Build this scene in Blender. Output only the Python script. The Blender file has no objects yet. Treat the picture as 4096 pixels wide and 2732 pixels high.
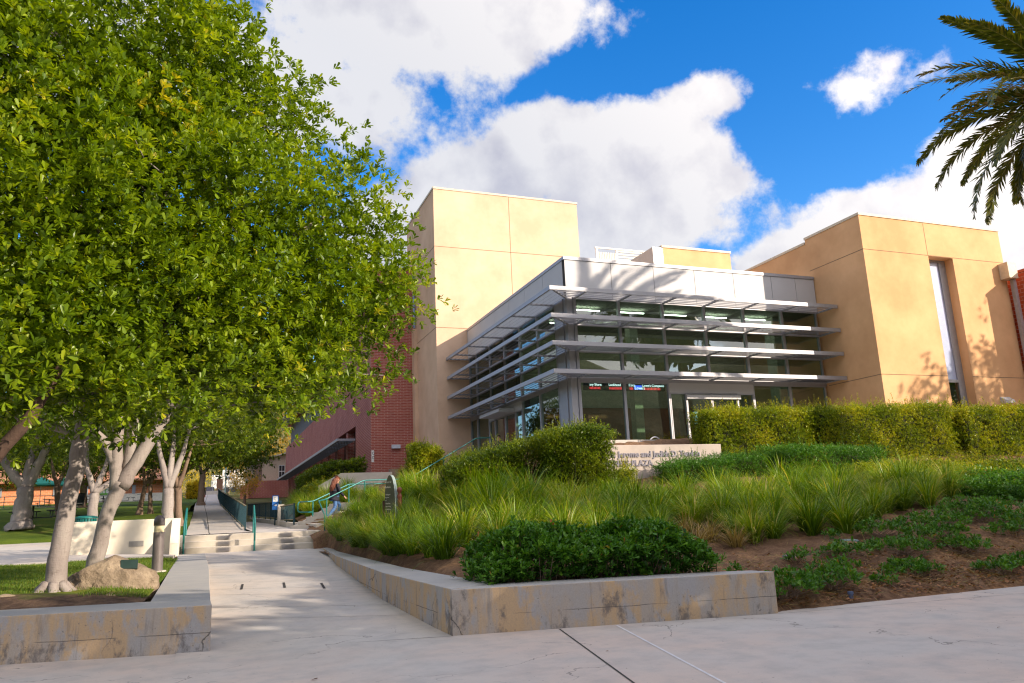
import bpy, bmesh, math, random
import numpy as np
from mathutils import Vector, Matrix
R = math.radians
rng = np.random.default_rng(7)
random.seed(7)
scene = bpy.context.scene
COL = scene.collection

# ------------------------------------------------------------------ camera
cam_d = bpy.data.cameras.new('camera'); cam = bpy.data.objects.new('camera', cam_d); COL.objects.link(cam)
yaw, pitch, roll = 0.371475354, 0.214600108, -0.0434716932
cy, sy = math.cos(yaw), math.sin(yaw)
fwd = Vector((sy*math.cos(pitch), cy*math.cos(pitch), math.sin(pitch)))
r0 = Vector((cy, -sy, 0)); u0 = r0.cross(fwd)
cr = math.cos(roll)*r0 + math.sin(roll)*u0
cu = -math.sin(roll)*r0 + math.cos(roll)*u0
M = Matrix((cr, cu, -fwd)).transposed().to_4x4(); M.translation = (0, 0, 1.6)
cam.matrix_world = M
cam_d.sensor_width = 36; cam_d.lens = 27.2155; cam_d.clip_end = 3000; cam_d.clip_start = 0.1
scene.camera = cam
def ray(px, py):   # pixel of the 2351-wide picture -> direction (used to aim clouds)
    k = 4096/2351; px *= k; py *= k
    v = fwd + cr*((px-2048)/3096.5226) - cu*((py-1366)/3096.5226)
    return v.normalized()

# ------------------------------------------------------------------ exposure, sun, sky
scene.cycles.use_denoising = True; scene.cycles.denoising_prefilter = 'ACCURATE'; scene.cycles.filter_width = 1.2
scene.view_settings.view_transform = 'Standard'; scene.view_settings.look = 'None'
scene.view_settings.exposure = 1.16; scene.view_settings.gamma = 1
SUN = Vector((0.957, -1.0, 0.57)).normalized()
sd = bpy.data.lights.new('sun', 'SUN'); sd.energy = 3.4; sd.angle = R(0.55); sd.color = (1.0, 0.84, 0.66)
so = bpy.data.objects.new('sun', sd); COL.objects.link(so)
so.rotation_euler = (-SUN).to_track_quat('-Z', 'Y').to_euler(); so.location = (40, -40, 60)

world = bpy.data.worlds.new('World'); scene.world = world; world.use_nodes = True
nt = world.node_tree; nt.nodes.clear()
def wn(t, **k):
    n = nt.nodes.new(t)
    for a, b in k.items(): setattr(n, a, b)
    return n
def lk(a, b): nt.links.new(a, b)
def vmath(op, a, b=None):
    n = wn('ShaderNodeVectorMath', operation=op)
    for i, q in enumerate((a, b)):
        if q is None: continue
        if isinstance(q, (tuple, list, Vector)): n.inputs[i].default_value = tuple(q)
        else: lk(q, n.inputs[i])
    return n.outputs['Value'] if op in ('DOT_PRODUCT', 'LENGTH') else n.outputs['Vector']
def fmath(op, *args, clamp=False):
    n = wn('ShaderNodeMath', operation=op); n.use_clamp = clamp
    for i, q in enumerate(args):
        if isinstance(q, (int, float)): n.inputs[i].default_value = q
        else: lk(q, n.inputs[i])
    return n.outputs[0]
SKYK = 0.11
sky = wn('ShaderNodeTexSky', sky_type='NISHITA'); sky.sun_disc = False
sky.sun_elevation = math.asin(SUN.z); sky.sun_rotation = math.atan2(SUN.x, SUN.y)
sky.air_density = 1.0; sky.dust_density = 0.4; sky.ozone_density = 2.0
hs = wn('ShaderNodeHueSaturation'); hs.inputs['Saturation'].default_value = 1.45; hs.inputs['Hue'].default_value = 0.510; hs.inputs['Value'].default_value = 1.15
lk(sky.outputs[0], hs.inputs['Color'])
tc = wn('ShaderNodeTexCoord'); dirv = vmath('NORMALIZE', tc.outputs['Generated'])
# noise
def noise(vec, scale, detail, rough):
    n = wn('ShaderNodeTexNoise'); n.inputs['Scale'].default_value = scale; n.inputs['Detail'].default_value = detail
    n.inputs['Roughness'].default_value = rough; lk(vec, n.inputs['Vector']); return n.outputs['Fac']
warp = noise(dirv, 5.0, 3, 0.6)
# (px, py, rx, ry, weight) : clouds aimed by where they stand in the sky
BLOBS = [(950,50,520,190,1.0),(1230,30,190,150,1.15),(700,190,380,230,0.9),
 (1290,350,240,160,1.3),(1500,380,230,150,1.15),(1080,430,200,120,1.1),(1640,225,110,60,0.8),(1340,520,430,120,1.2),(1660,420,150,80,0.75),(980,500,160,110,1.),
 (2170,490,330,120,1.2),(1880,580,230,70,1.05),(2330,400,260,150,1.1),(1960,195,190,70,0.47),(2050,150,90,45,0.42),(900,520,160,120,0.9),(2290,560,300,120,1.1),(150,80,300,260,0.9)]
def field(d):
    acc = None
    for (px, py, rx, ry, w) in BLOBS:
        c = ray(px, py); right = c.cross(Vector((0,0,1))).normalized(); up = right.cross(c).normalized()
        k = 1776.0
        off = vmath('SUBTRACT', d, c)
        a = fmath('MULTIPLY', vmath('DOT_PRODUCT', off, right), k/rx); b = fmath('MULTIPLY', vmath('DOT_PRODUCT', off, up), k/ry)
        front = vmath('DOT_PRODUCT', d, c)
        r2 = fmath('ADD', fmath('MULTIPLY', a, a), fmath('MULTIPLY', b, b))
        f = fmath('MULTIPLY', fmath('SUBTRACT', 1.0, fmath('SQRT', r2)), w)
        f = fmath('SUBTRACT', f, fmath('MULTIPLY', fmath('LESS_THAN', front, 0.0), 9.0))
        acc = f if acc is None else fmath('SMOOTH_MAX', acc, f, 0.25)
    return acc
base = field(dirv)
# clouds of the rest of the sky (behind the camera and above)
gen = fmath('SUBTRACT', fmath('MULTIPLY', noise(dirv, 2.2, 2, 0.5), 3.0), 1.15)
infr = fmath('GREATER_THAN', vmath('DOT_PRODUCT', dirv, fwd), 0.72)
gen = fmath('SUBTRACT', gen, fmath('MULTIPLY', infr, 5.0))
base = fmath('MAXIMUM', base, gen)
big = fmath('ADD', noise(dirv, 7.0, 9, 0.62), fmath('MULTIPLY', fmath('SUBTRACT', noise(dirv, 24.0, 7, 0.6), .5), .22))
d1 = fmath('ADD', base, fmath('MULTIPLY', fmath('SUBTRACT', big, 0.5), 1.75))
d1 = fmath('SUBTRACT', d1, 0.13)
mr = wn('ShaderNodeMapRange', interpolation_type='SMOOTHSTEP'); mr.inputs['From Min'].default_value = -0.01; mr.inputs['From Max'].default_value = 0.27
lk(d1, mr.inputs['Value']); mask = mr.outputs[0]
# self shading: compare with the density a little towards the sun
shift = vmath('NORMALIZE', vmath('ADD', dirv, tuple(Vector((0.5, -0.1, 0.85)).normalized()*0.045)))
sm1 = noise(dirv, 5.0, 3, 0.5); big2 = noise(shift, 5.0, 3, 0.5)
dlt = fmath('SUBTRACT', sm1, big2)
fd = fmath('SUBTRACT', noise(dirv, 13.0, 5, 0.6), noise(shift, 13.0, 5, 0.6))
sh = fmath('ADD', fmath('ADD', fmath('MULTIPLY', dlt, 2.6), fmath('MULTIPLY', fd, .9)), 0.56)
thick = fmath('MULTIPLY', fmath('SUBTRACT', d1, 0.6), 0.22)
sh = fmath('SUBTRACT', sh, fmath('MAXIMUM', thick, 0.0), clamp=True)
crp = wn('ShaderNodeValToRGB'); lk(sh, crp.inputs[0])
K = 1.0/SKYK
crp.color_ramp.elements[0].position = 0.0; crp.color_ramp.elements[0].color = (0.235*K, 0.238*K, 0.285*K, 1)
crp.color_ramp.elements[1].position = 0.62; crp.color_ramp.elements[1].color = (0.375*K, 0.375*K, 0.39*K, 1)
# unseen clouds towards the sun, boosted and warmed as added fill for the shade
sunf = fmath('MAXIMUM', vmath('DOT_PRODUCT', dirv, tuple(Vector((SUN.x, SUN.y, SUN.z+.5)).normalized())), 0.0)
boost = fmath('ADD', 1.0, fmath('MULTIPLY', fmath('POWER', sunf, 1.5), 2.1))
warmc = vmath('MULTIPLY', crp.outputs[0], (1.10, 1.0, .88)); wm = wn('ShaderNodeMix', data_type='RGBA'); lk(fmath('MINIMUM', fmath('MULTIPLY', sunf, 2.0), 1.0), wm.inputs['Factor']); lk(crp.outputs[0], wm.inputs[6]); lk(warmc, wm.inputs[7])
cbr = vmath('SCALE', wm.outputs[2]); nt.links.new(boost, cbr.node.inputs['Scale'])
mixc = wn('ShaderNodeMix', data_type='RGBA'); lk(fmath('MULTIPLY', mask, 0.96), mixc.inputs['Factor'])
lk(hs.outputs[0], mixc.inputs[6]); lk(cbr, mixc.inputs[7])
bg = wn('ShaderNodeBackground'); bg.inputs['Strength'].default_value = SKYK
lk(mixc.outputs[2], bg.inputs[0]); wo = wn('ShaderNodeOutputWorld'); lk(bg.outputs[0], wo.inputs[0])
try: world.cycles.sampling_method = 'MANUAL'; world.cycles.sample_map_resolution = 512
except Exception: pass

# ------------------------------------------------------------------ helpers
class MB:
    def __init__(s): s.v = []; s.f = []
    def quad(s, *p):
        n = len(s.v); s.v += [tuple(q) for q in p]; s.f.append(tuple(range(n, n+len(p))))
    def hexa(s, c):
        n = len(s.v); s.v += [tuple(q) for q in c]
        for f in ((0,3,2,1),(4,5,6,7),(0,1,5,4),(1,2,6,5),(2,3,7,6),(3,0,4,7)): s.f.append(tuple(n+i for i in f))
    def box(s, x0, x1, y0, y1, z0, z1):
        s.hexa(((x0,y0,z0),(x1,y0,z0),(x1,y1,z0),(x0,y1,z0),(x0,y0,z1),(x1,y0,z1),(x1,y1,z1),(x0,y1,z1)))
    def prism(s, pts, z0, z1):      # pts counter-clockwise; z0/z1 numbers or lists
        k = len(pts); n = len(s.v)
        a = z0 if isinstance(z0, (list, tuple)) else [z0]*k; b = z1 if isinstance(z1, (list, tuple)) else [z1]*k
        s.v += [(p[0], p[1], a[i]) for i, p in enumerate(pts)] + [(p[0], p[1], b[i]) for i, p in enumerate(pts)]
        s.f.append(tuple(n+i for i in reversed(range(k)))); s.f.append(tuple(n+k+i for i in range(k)))
        for i in range(k): j = (i+1) % k; s.f.append((n+i, n+j, n+k+j, n+k+i))
    def bar(s, a, b, w, h, up=(0,0,1)):   # box beam between two points
        a, b, up = Vector(a), Vector(b), Vector(up); d = (b-a).normalized(); x = d.cross(up).normalized()*w/2; u = x.cross(d).normalized()*h/2
        s.hexa((a-x-u, a+x-u, b+x-u, b-x-u, a-x+u, a+x+u, b+x+u, b-x+u))
    def tube(s, pts, rad, n=8, cap=True):
        pts = [Vector(p) for p in pts]; k = len(pts)
        if not isinstance(rad, (list, tuple)): rad = [rad]*k
        t0 = (pts[1]-pts[0]).normalized(); ref = Vector((0,0,1)) if abs(t0.z) < .9 else Vector((1,0,0))
        x = t0.cross(ref).normalized(); base = len(s.v)
        for i, p in enumerate(pts):
            t = (pts[min(i+1,k-1)]-pts[max(i-1,0)]).normalized(); x = (x - t*x.dot(t)).normalized(); y = t.cross(x)
            for j in range(n):
                a = 2*math.pi*j/n; s.v.append(tuple(p + (x*math.cos(a)+y*math.sin(a))*rad[i]))
        for i in range(k-1):
            for j in range(n):
                a = base+i*n+j; b = base+i*n+(j+1) % n; s.f.append((a, b, b+n, a+n))
        if cap: s.f.append(tuple(base+j for j in reversed(range(n)))); s.f.append(tuple(base+(k-1)*n+j for j in range(n)))
    def lathe(s, c, prof, n=20):
        base = len(s.v); k = len(prof)
        for (r, z) in prof:
            for j in range(n): a = 2*math.pi*j/n; s.v.append((c[0]+r*math.cos(a), c[1]+r*math.sin(a), c[2]+z))
        for i in range(k-1):
            for j in range(n):
                a = base+i*n+j; b = base+i*n+(j+1) % n; s.f.append((a, b, b+n, a+n))
        s.f.append(tuple(base+j for j in reversed(range(n)))); s.f.append(tuple(base+(k-1)*n+j for j in range(n)))
    def build(s, name, mat, parent=None, smooth=False, bevel=0.0, local=False):
        me = bpy.data.meshes.new(name); me.from_pydata(s.v, [], s.f); me.validate(); me.update()
        o = bpy.data.objects.new(name, me); COL.objects.link(o)
        if mat: me.materials.append(mat)
        if smooth: me.polygons.foreach_set('use_smooth', [True]*len(me.polygons))
        if bevel > 0:
            m = o.modifiers.new('bevel', 'BEVEL'); m.width = bevel; m.segments = 2; m.limit_method = 'ANGLE'; m.angle_limit = R(40)
        if parent: adopt(o, parent, local)
        return o
def adopt(o, parent, local=False):
    o.parent = parent
    if not local: o.matrix_parent_inverse = parent_world(parent).inverted()
def parent_world(p):
    m = p.matrix_basis.copy()
    if p.parent: m = parent_world(p.parent) @ p.matrix_parent_inverse @ m
    return m
def thing(name, label, cat, loc=(0,0,0), rz=0, group=None):
    o = bpy.data.objects.new(name, None); COL.objects.link(o); o.location = loc; o.rotation_euler = (0,0,rz); o.empty_display_size = .2
    o['label'] = label; o['category'] = cat
    if group: o['group'] = group
    return o
def tag(o, label, cat, group=None, kind=None):
    o['label'] = label; o['category'] = cat
    if group: o['group'] = group
    if kind: o['kind'] = kind
    return o
def struct(o): o['kind'] = 'structure'; return o
def dup(o, parent=None):
    c = o.copy(); COL.objects.link(c); c.parent = parent
    for ch in [q for q in bpy.data.objects if q.parent == o]: dup(ch, c)
    return c
def npmesh(name, V, F, mat, tint=None, parent=None, local=False, smooth=False):
    """V (n,3) float array, F (m,k) int array of equal-sized faces"""
    me = bpy.data.meshes.new(name); n = len(V); m, k = F.shape
    me.vertices.add(n); me.vertices.foreach_set('co', V.astype(np.float32).ravel())
    me.loops.add(m*k); me.loops.foreach_set('vertex_index', F.astype(np.int32).ravel())
    me.polygons.add(m); me.polygons.foreach_set('loop_start', np.arange(0, m*k, k, dtype=np.int32))
    me.update(calc_edges=True)
    if smooth: me.polygons.foreach_set('use_smooth', np.ones(m, bool))
    if tint is not None:
        at = me.attributes.new('tint', 'FLOAT', 'POINT'); at.data.foreach_set('value', tint.astype(np.float32))
    if mat: me.materials.append(mat)
    o = bpy.data.objects.new(name, me); COL.objects.link(o)
    if parent: adopt(o, parent, local)
    return o
def text(name, body, size, loc, rot, mat, parent=None, ext=0.004, align='LEFT', bold=0.0, sx=1.0):
    cu_ = bpy.data.curves.new(name, 'FONT'); cu_.body = body; cu_.size = size; cu_.extrude = ext; cu_.align_x = align; cu_.offset = bold
    cu_.resolution_u = 3
    cu_.materials.append(mat); tmp = bpy.data.objects.new('tmp', cu_); COL.objects.link(tmp)
    me = bpy.data.meshes.new_from_object(tmp.evaluated_get(bpy.context.evaluated_depsgraph_get())); bpy.data.objects.remove(tmp); bpy.data.curves.remove(cu_)
    o = bpy.data.objects.new(name, me); COL.objects.link(o); o.location = loc; o.rotation_euler = rot; o.scale = (sx,1,1)
    if parent: adopt(o, parent)
    return o

# ------------------------------------------------------------------ materials
class MT:
    def __init__(s, name):
        s.m = bpy.data.materials.new(name); s.m.use_nodes = True; s.nt = s.m.node_tree
        s.b = s.nt.nodes['Principled BSDF']; s.out = s.nt.nodes['Material Output']
        s.tc = s.nt.nodes.new('ShaderNodeTexCoord')
        g = s.nt.nodes.new('ShaderNodeNewGeometry'); s.pos = g.outputs['Position']; s.nrm = g.outputs['Normal']
    def n(s, t, **k):
        n = s.nt.nodes.new(t)
        for a, b in k.items(): setattr(n, a, b)
        return n
    def l(s, a, b): s.nt.links.new(a, b)
    def noise(s, scale, detail=4, rough=.55, vec=None, stretch=None):
        v = vec or s.pos
        if stretch: v = s.vm('MULTIPLY', v, stretch)
        n = s.n('ShaderNodeTexNoise'); n.inputs['Scale'].default_value = scale; n.inputs['Detail'].default_value = detail; n.inputs['Roughness'].default_value = rough
        s.l(v, n.inputs['Vector']); return n.outputs['Fac']
    def vm(s, op, a, b):
        n = s.n('ShaderNodeVectorMath', operation=op)
        for i, q in enumerate((a, b)):
            if isinstance(q, (tuple, list)): n.inputs[i].default_value = q
            else: s.l(q, n.inputs[i])
        return n.outputs['Vector']
    def fm(s, op, *a, clamp=False):
        n = s.n('ShaderNodeMath', operation=op); n.use_clamp = clamp
        for i, q in enumerate(a):
            if isinstance(q, (int, float)): n.inputs[i].default_value = q
            else: s.l(q, n.inputs[i])
        return n.outputs[0]
    def ramp(s, f, stops):
        n = s.n('ShaderNodeValToRGB'); s.l(f, n.inputs[0]); e = n.color_ramp.elements
        while len(e) < len(stops): e.new(.5)
        for i, (p, c) in enumerate(stops):
            e[i].position = p; e[i].color = (c[0], c[1], c[2], 1) if isinstance(c, (tuple, list)) else (c, c, c, 1)
        return n.outputs[0]
    def mix(s, f, a, b, mode='MIX'):
        n = s.n('ShaderNodeMix', data_type='RGBA', blend_type=mode)
        for i, q in ((0, f), (6, a), (7, b)):
            if isinstance(q, (int, float)): n.inputs[i].default_value = q
            elif isinstance(q, tuple): n.inputs[i].default_value = (q[0], q[1], q[2], 1)
            else: s.l(q, n.inputs[i])
        return n.outputs[2]
    def col(s, c):
        if isinstance(c, tuple): s.b.inputs['Base Color'].default_value = (*c, 1)
        else: s.l(c, s.b.inputs['Base Color'])
    def bump(s, h, strength=.3, dist=.01):
        n = s.n('ShaderNodeBump'); n.inputs['Strength'].default_value = strength; n.inputs['Distance'].default_value = dist
        s.l(h, n.inputs['Height']); s.l(n.outputs[0], s.b.inputs['Normal'])
    def set(s, rough=.6, metal=0.0, spec=.4):
        s.b.inputs['Roughness'].default_value = rough; s.b.inputs['Metallic'].default_value = metal; s.b.inputs['Specular IOR Level'].default_value = spec; return s
def plain(name, c, rough=.6, metal=0., var=.12, scale=6, spec=.4):
    t = MT(name).set(rough, metal, spec); f = t.noise(scale, 5)
    t.col(t.ramp(f, [(.3, tuple(q*(1-var) for q in c)), (.7, tuple(min(1, q*(1+var)) for q in c))])); t.bump(t.noise(scale*12, 3), .08, .004); return t.m
def emis(name, c, k):
    t = MT(name); t.b.inputs['Emission Color'].default_value = (*c, 1); t.b.inputs['Emission Strength'].default_value = k; t.col((c[0]*.2, c[1]*.2, c[2]*.2)); return t.m

def concrete_pave(name, base=(.49,.465,.44), warm=(.57,.465,.40)):
    t = MT(name).set(.82, 0, .25)
    big_ = t.noise(.35, 5, .6); mid = t.noise(2.4, 6, .65); fine = t.noise(60, 3, .7)
    c = t.mix(t.ramp(big_, [(.40, 0.), (.60, .85)]), base, warm)
    c = t.mix(t.ramp(mid, [(.33, .5), (.56, 0.)]), c, (.33,.32,.315))
    st = t.noise(6.5, 4, .7); c = t.mix(t.ramp(st, [(.64, 0.), (.72, .5)]), c, (.24,.23,.22)); sp2 = t.noise(19, 2, .5); c = t.mix(t.ramp(sp2, [(.735, 0.), (.75, .75)]), c, (.10,.09,.085))
    vo = t.n('ShaderNodeTexVoronoi', feature='DISTANCE_TO_EDGE'); vo.inputs['Scale'].default_value = .33; t.l(t.vm('ADD', t.pos, t.vm('MULTIPLY', t.vm('SUBTRACT', t.noise_col(1.6), (.5,.5,.5)), (.8,.8,.8))), vo.inputs['Vector'])
    hc = t.fm('MULTIPLY', t.fm('LESS_THAN', vo.outputs['Distance'], .0022), t.ramp(t.noise(.5, 2), [(.5, 0.), (.56, .7)])); c = t.mix(hc, c, (.14,.13,.12))
    c = t.mix(t.ramp(fine, [(.3, .22), (.7, 0.)]), c, (.28,.28,.28))
    t.col(c); t.bump(fine, .25, .004); return t.m
def concrete_wall(name):
    t = MT(name).set(.85, 0, .2)
    sep = t.n('ShaderNodeSeparateXYZ'); t.l(t.nrm, sep.inputs[0])
    side = t.fm('LESS_THAN', t.fm('ABSOLUTE', sep.outputs[2]), .5)
    drip = t.noise(3.2, 6, .65, stretch=(1, 1, .22)); blot = t.noise(2.1, 7, .66, stretch=(1, 1, .55)); fine = t.noise(45, 4, .7)
    c = t.mix(t.ramp(blot, [(.42, 0.), (.50, 1.)]), (.39,.38,.38), (.53,.375,.22))
    c = t.mix(t.ramp(drip, [(.47, 0.), (.58, .8)]), c, (.40,.37,.34)); c = t.mix(t.ramp(t.noise(9, 6, .7, stretch=(1, 1, .10)), [(.56, 0.), (.66, .55)]), c, (.20,.18,.165))
    blk = t.noise(2.6, 7, .72, stretch=(1, 1, .6))
    sx = t.n('ShaderNodeSeparateXYZ'); t.l(t.pos, sx.inputs[0])
    low = t.fm('MULTIPLY', t.fm('SUBTRACT', .55, sx.outputs[2]), .16)
    c = t.mix(t.ramp(t.fm('ADD', blk, low), [(.60, 0.), (.68, .8)]), c, (.13,.115,.11))
    # form line and cracks
    wav = t.fm('ADD', sx.outputs[2], t.fm('MULTIPLY', t.fm('SUBTRACT', t.noise(1.5, 5, .7), .5), .05))
    crack = t.fm('LESS_THAN', t.fm('ABSOLUTE', t.fm('SUBTRACT', wav, .235)), .0045)
    crack = t.fm('MULTIPLY', crack, t.ramp(t.noise(1.1, 3), [(.42, 0.), (.5, 1.)]))
    vor = t.n('ShaderNodeTexVoronoi', feature='DISTANCE_TO_EDGE'); vor.inputs['Scale'].default_value = .9
    t.l(t.vm('ADD', t.pos, t.vm('MULTIPLY', t.vm('SUBTRACT', t.noise_col(3.), (.5,.5,.5)), (.3,.3,.3))), vor.inputs['Vector'])
    c2 = t.fm('LESS_THAN', vor.outputs['Distance'], .006)
    c2 = t.fm('MULTIPLY', c2, t.ramp(t.noise(.9, 2), [(.5, 0.), (.55, 1.)]))
    c = t.mix(t.fm('MULTIPLY', t.fm('MAXIMUM', crack, c2), .8), c, (.07,.06,.055))
    hol = t.noise(28, 2, .5); c = t.mix(t.ramp(hol, [(.70, 0.), (.74, .7)]), c, (.12,.11,.1))
    top = t.mix(t.ramp(t.noise(2.2, 6, .65), [(.35, (.36,.36,.365)), (.7, (.47,.45,.42))]), t.ramp(t.noise(2.2, 6, .65), [(.35, (.36,.36,.365)), (.7, (.47,.45,.42))]), (.4,.4,.4))
    c = t.mix(side, top, c)
    c = t.mix(t.ramp(fine, [(.3, .3), (.7, 0.)]), c, (.2,.19,.18))
    t.col(c); t.bump(t.fm('SUBTRACT', fine, t.fm('MULTIPLY', t.fm('MAXIMUM', crack, c2), 2.)), .35, .006); return t.m
def noise_col(s, scale):
    n = s.n('ShaderNodeTexNoise'); n.inputs['Scale'].default_value = scale; n.inputs['Detail'].default_value = 4; s.l(s.pos, n.inputs['Vector']); return n.outputs['Color']
MT.noise_col = noise_col
def stucco(name, a, b):
    t = MT(name).set(.9, 0, .15); c = t.ramp(t.noise(.45, 6, .62), [(.35, a), (.68, b)])
    c = t.mix(t.ramp(t.noise(1.3, 5, .6, stretch=(1,1,.25)), [(.58, 0.), (.75, .12)]), c, tuple(q*.62 for q in a))
    t.col(c); t.bump(t.noise(55, 4, .7), .3, .006); return t.m
def brick(name, c1, c2, mortar, w=.46, h=.112, m=.017, off=.5):
    t = MT(name).set(.8, 0, .25)
    sp = t.n('ShaderNodeSeparateXYZ'); t.l(t.pos, sp.inputs[0]); cb = t.n('ShaderNodeCombineXYZ')
    t.l(t.fm('ADD', sp.outputs[0], sp.outputs[1]), cb.inputs[0]); t.l(sp.outputs[2], cb.inputs[1])
    br = t.n('ShaderNodeTexBrick'); t.l(cb.outputs[0], br.inputs['Vector']); br.offset = off
    br.inputs['Scale'].default_value = 1; br.inputs['Brick Width'].default_value = w; br.inputs['Row Height'].default_value = h
    br.inputs['Mortar Size'].default_value = m; br.inputs['Mortar Smooth'].default_value = .1; br.inputs['Bias'].default_value = 0
    for k_, v_ in (('Color1', c1), ('Color2', c2), ('Mortar', mortar)): br.inputs[k_].default_value = (*v_, 1)
    c = t.mix(t.ramp(t.noise(.5, 5), [(.4, 0.), (.7, .35)]), br.outputs['Color'], tuple(q*.6 for q in c1))
    t.col(c); t.bump(t.fm('SUBTRACT', 1., br.outputs['Fac']), .5, .01); return t.m
def foliage(name, stops, rough=.45, trans=.35, spec=.35):
    t = MT(name).set(rough, 0, spec)
    at = t.n('ShaderNodeAttribute', attribute_name='tint'); c = t.ramp(at.outputs['Fac'], stops)
    t.col(c)
    tr = t.n('ShaderNodeBsdfTranslucent'); tcol = t.mix(1.0, c, (1.85, 1.7, .4), 'MULTIPLY'); t.l(tcol, tr.inputs[0])
    mx = t.n('ShaderNodeMixShader'); mx.inputs[0].default_value = trans; t.l(t.b.outputs[0], mx.inputs[1]); t.l(tr.outputs[0], mx.inputs[2]); t.l(mx.outputs[0], t.out.inputs[0])
    return t.m
def bark(name, a, b, dark, sc=1.0):
    t = MT(name).set(.85, 0, .2)
    c = t.ramp(t.noise(1.6*sc, 6, .65, stretch=(1,1,.35)), [(.35, a), (.7, b)])
    ln = t.noise(7*sc, 5, .7, stretch=(1,1,3.2)); c = t.mix(t.ramp(ln, [(.60, 0.), (.68, .55)]), c, dark)
    ln2 = t.noise(16*sc, 4, .7, stretch=(1,1,.12)); c = t.mix(t.ramp(ln2, [(.55, 0.), (.7, .35)]), c, dark)
    t.col(c); t.bump(t.fm('ADD', ln, ln2), .6, .02); return t.m
def glassm(name, tintc=(.66,.78,.70), ior=2.3, gl=(.86,.93,.95)):
    t = MT(name); t.nt.nodes.remove(t.b)
    tr = t.n('ShaderNodeBsdfTransparent'); tr.inputs[0].default_value = (*tintc, 1)
    g = t.n('ShaderNodeBsdfGlossy'); g.inputs['Roughness'].default_value = .004; g.inputs[0].default_value = (*gl, 1)
    bp = t.n('ShaderNodeBump'); bp.inputs['Strength'].default_value = .02; bp.inputs['Distance'].default_value = .02; t.l(t.noise(.8, 2), bp.inputs['Height']); t.l(bp.outputs[0], g.inputs['Normal'])
    fr = t.n('ShaderNodeFresnel'); fr.inputs[0].default_value = ior
    gb = t.n('ShaderNodeNewGeometry'); ff = t.fm('MULTIPLY', fr.outputs[0], t.fm('SUBTRACT', 1.0, gb.outputs['Backfacing'])); mx = t.n('ShaderNodeMixShader'); t.l(ff, mx.inputs[0]); t.l(tr.outputs[0], mx.inputs[1]); t.l(g.outputs[0], mx.inputs[2]); t.l(mx.outputs[0], t.out.inputs[0])
    return t.m

M_side = concrete_pave('sidewalk concrete')
M_path = concrete_pave('path concrete', (.50,.475,.45), (.55,.48,.42))
M_cwall = concrete_wall('stained board concrete')
M_clight = plain('pale concrete', (.55,.50,.43), .85, var=.1, scale=2.5)
M_cream = plain('cream painted concrete', (.70,.64,.53), .85, var=.06, scale=2.5)
M_joint = plain('joint filler', (.045,.042,.04), .9)
M_jlight = plain('light sealant', (.62,.62,.64), .7)
M_tower = stucco('tower stucco', (.61,.415,.285), (.74,.525,.37))
M_block = stucco('block stucco', (.60,.345,.175), (.75,.46,.245))
M_score = plain('score line', (.22,.15,.09), .9)
M_cope = plain('coping metal', (.62,.54,.42), .6)
M_brick = brick('dark red brick', (.31,.065,.048), (.39,.10,.07), (.50,.29,.24))
M_brick2 = brick('orange brick', (.60,.20,.09), (.66,.25,.11), (.62,.42,.30), .41, .2, .012)
M_blockbrick = brick('red concrete block', (.58,.10,.04), (.64,.13,.05), (.70,.42,.32), .42, .215, .012)
M_alu = plain('brushed aluminium', (.36,.36,.39), .45, .3, .05, 3)
M_panel = plain('aluminium panel', (.50,.50,.515), .6, .05, .03, 1.2)
M_dkpanel = plain('grey metal trim', (.36,.37,.40), .45, .4, .05)
M_louver = plain('sunshade slat', (.17,.165,.175), .5, .4, .05)
M_glass = glassm('tinted window glass')
M_milk = glassm('reflective blue glass', (.88,.90,.95), 1.6, (.93,.95,1.))
M_dark = plain('dark interior', (.035,.033,.032), .9)
M_inwall = plain('interior wall', (.30,.27,.18), .9)
M_inbrown = plain('interior wood panel', (.24,.075,.035), .7)
M_infl = plain('interior floor', (.26,.23,.19), .4)
M_inpale = plain('interior column', (.42,.42,.34), .8)
M_light = emis('lit ceiling lamp', (1., .97, .88), 8.)
M_teal = plain('teal paint', (.012,.16,.15), .38, .1, .15, 9, .5)
M_navy = plain('weathered dark teal paint', (.012,.045,.06), .5, .2, .2, 7)
M_black = plain('black iron', (.02,.025,.028), .5, .3)
M_soil = None
M_white = plain('white paint', (.75,.75,.73), .6)
M_white2 = plain('white plaster', (.72,.68,.60), .8)

# soil / mulch
t = MT('soil and mulch').set(.95, 0, .1)
c = t.ramp(t.noise(1.1, 6, .65), [(.3, (.13,.075,.048)), (.52, (.25,.15,.09)), (.68, (.42,.24,.12))])
c = t.mix(t.ramp(t.noise(14, 5, .7), [(.4, .5), (.62, 0.)]), c, (.07,.038,.026))
c = t.mix(t.ramp(t.noise(30, 5, .75), [(.62, 0.), (.70, .7)]), c, (.36,.25,.16))
t.col(c); t.bump(t.noise(22, 6, .75), .9, .05); M_soil = t.m
t = MT('lawn').set(.9, 0, .1)
c = t.ramp(t.noise(.8, 6, .6), [(.3, (.055,.10,.012)), (.6, (.11,.155,.02)), (.75, (.20,.15,.045))])
c = t.mix(t.ramp(t.noise(25, 5, .7), [(.35, .5), (.6, 0.)]), c, (.02,.045,.008)); t.col(c); t.bump(t.noise(40, 4, .7), .8, .04); M_lawn = t.m
t = MT('far ground').set(.95, 0, .1); t.col(t.ramp(t.noise(.06, 6, .6), [(.35, (.10,.11,.035)), (.6, (.22,.18,.08))])); M_far = t.m
t = MT('dry hillside').set(.95, 0, .05)
c = t.ramp(t.noise(.045, 8, .7), [(.38, (.035,.055,.016)), (.55, (.13,.12,.05)), (.68, (.30,.25,.12))]); t.col(c); t.bump(t.noise(.3, 5, .7), 1., 1.5); M_hill = t.m

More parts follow.
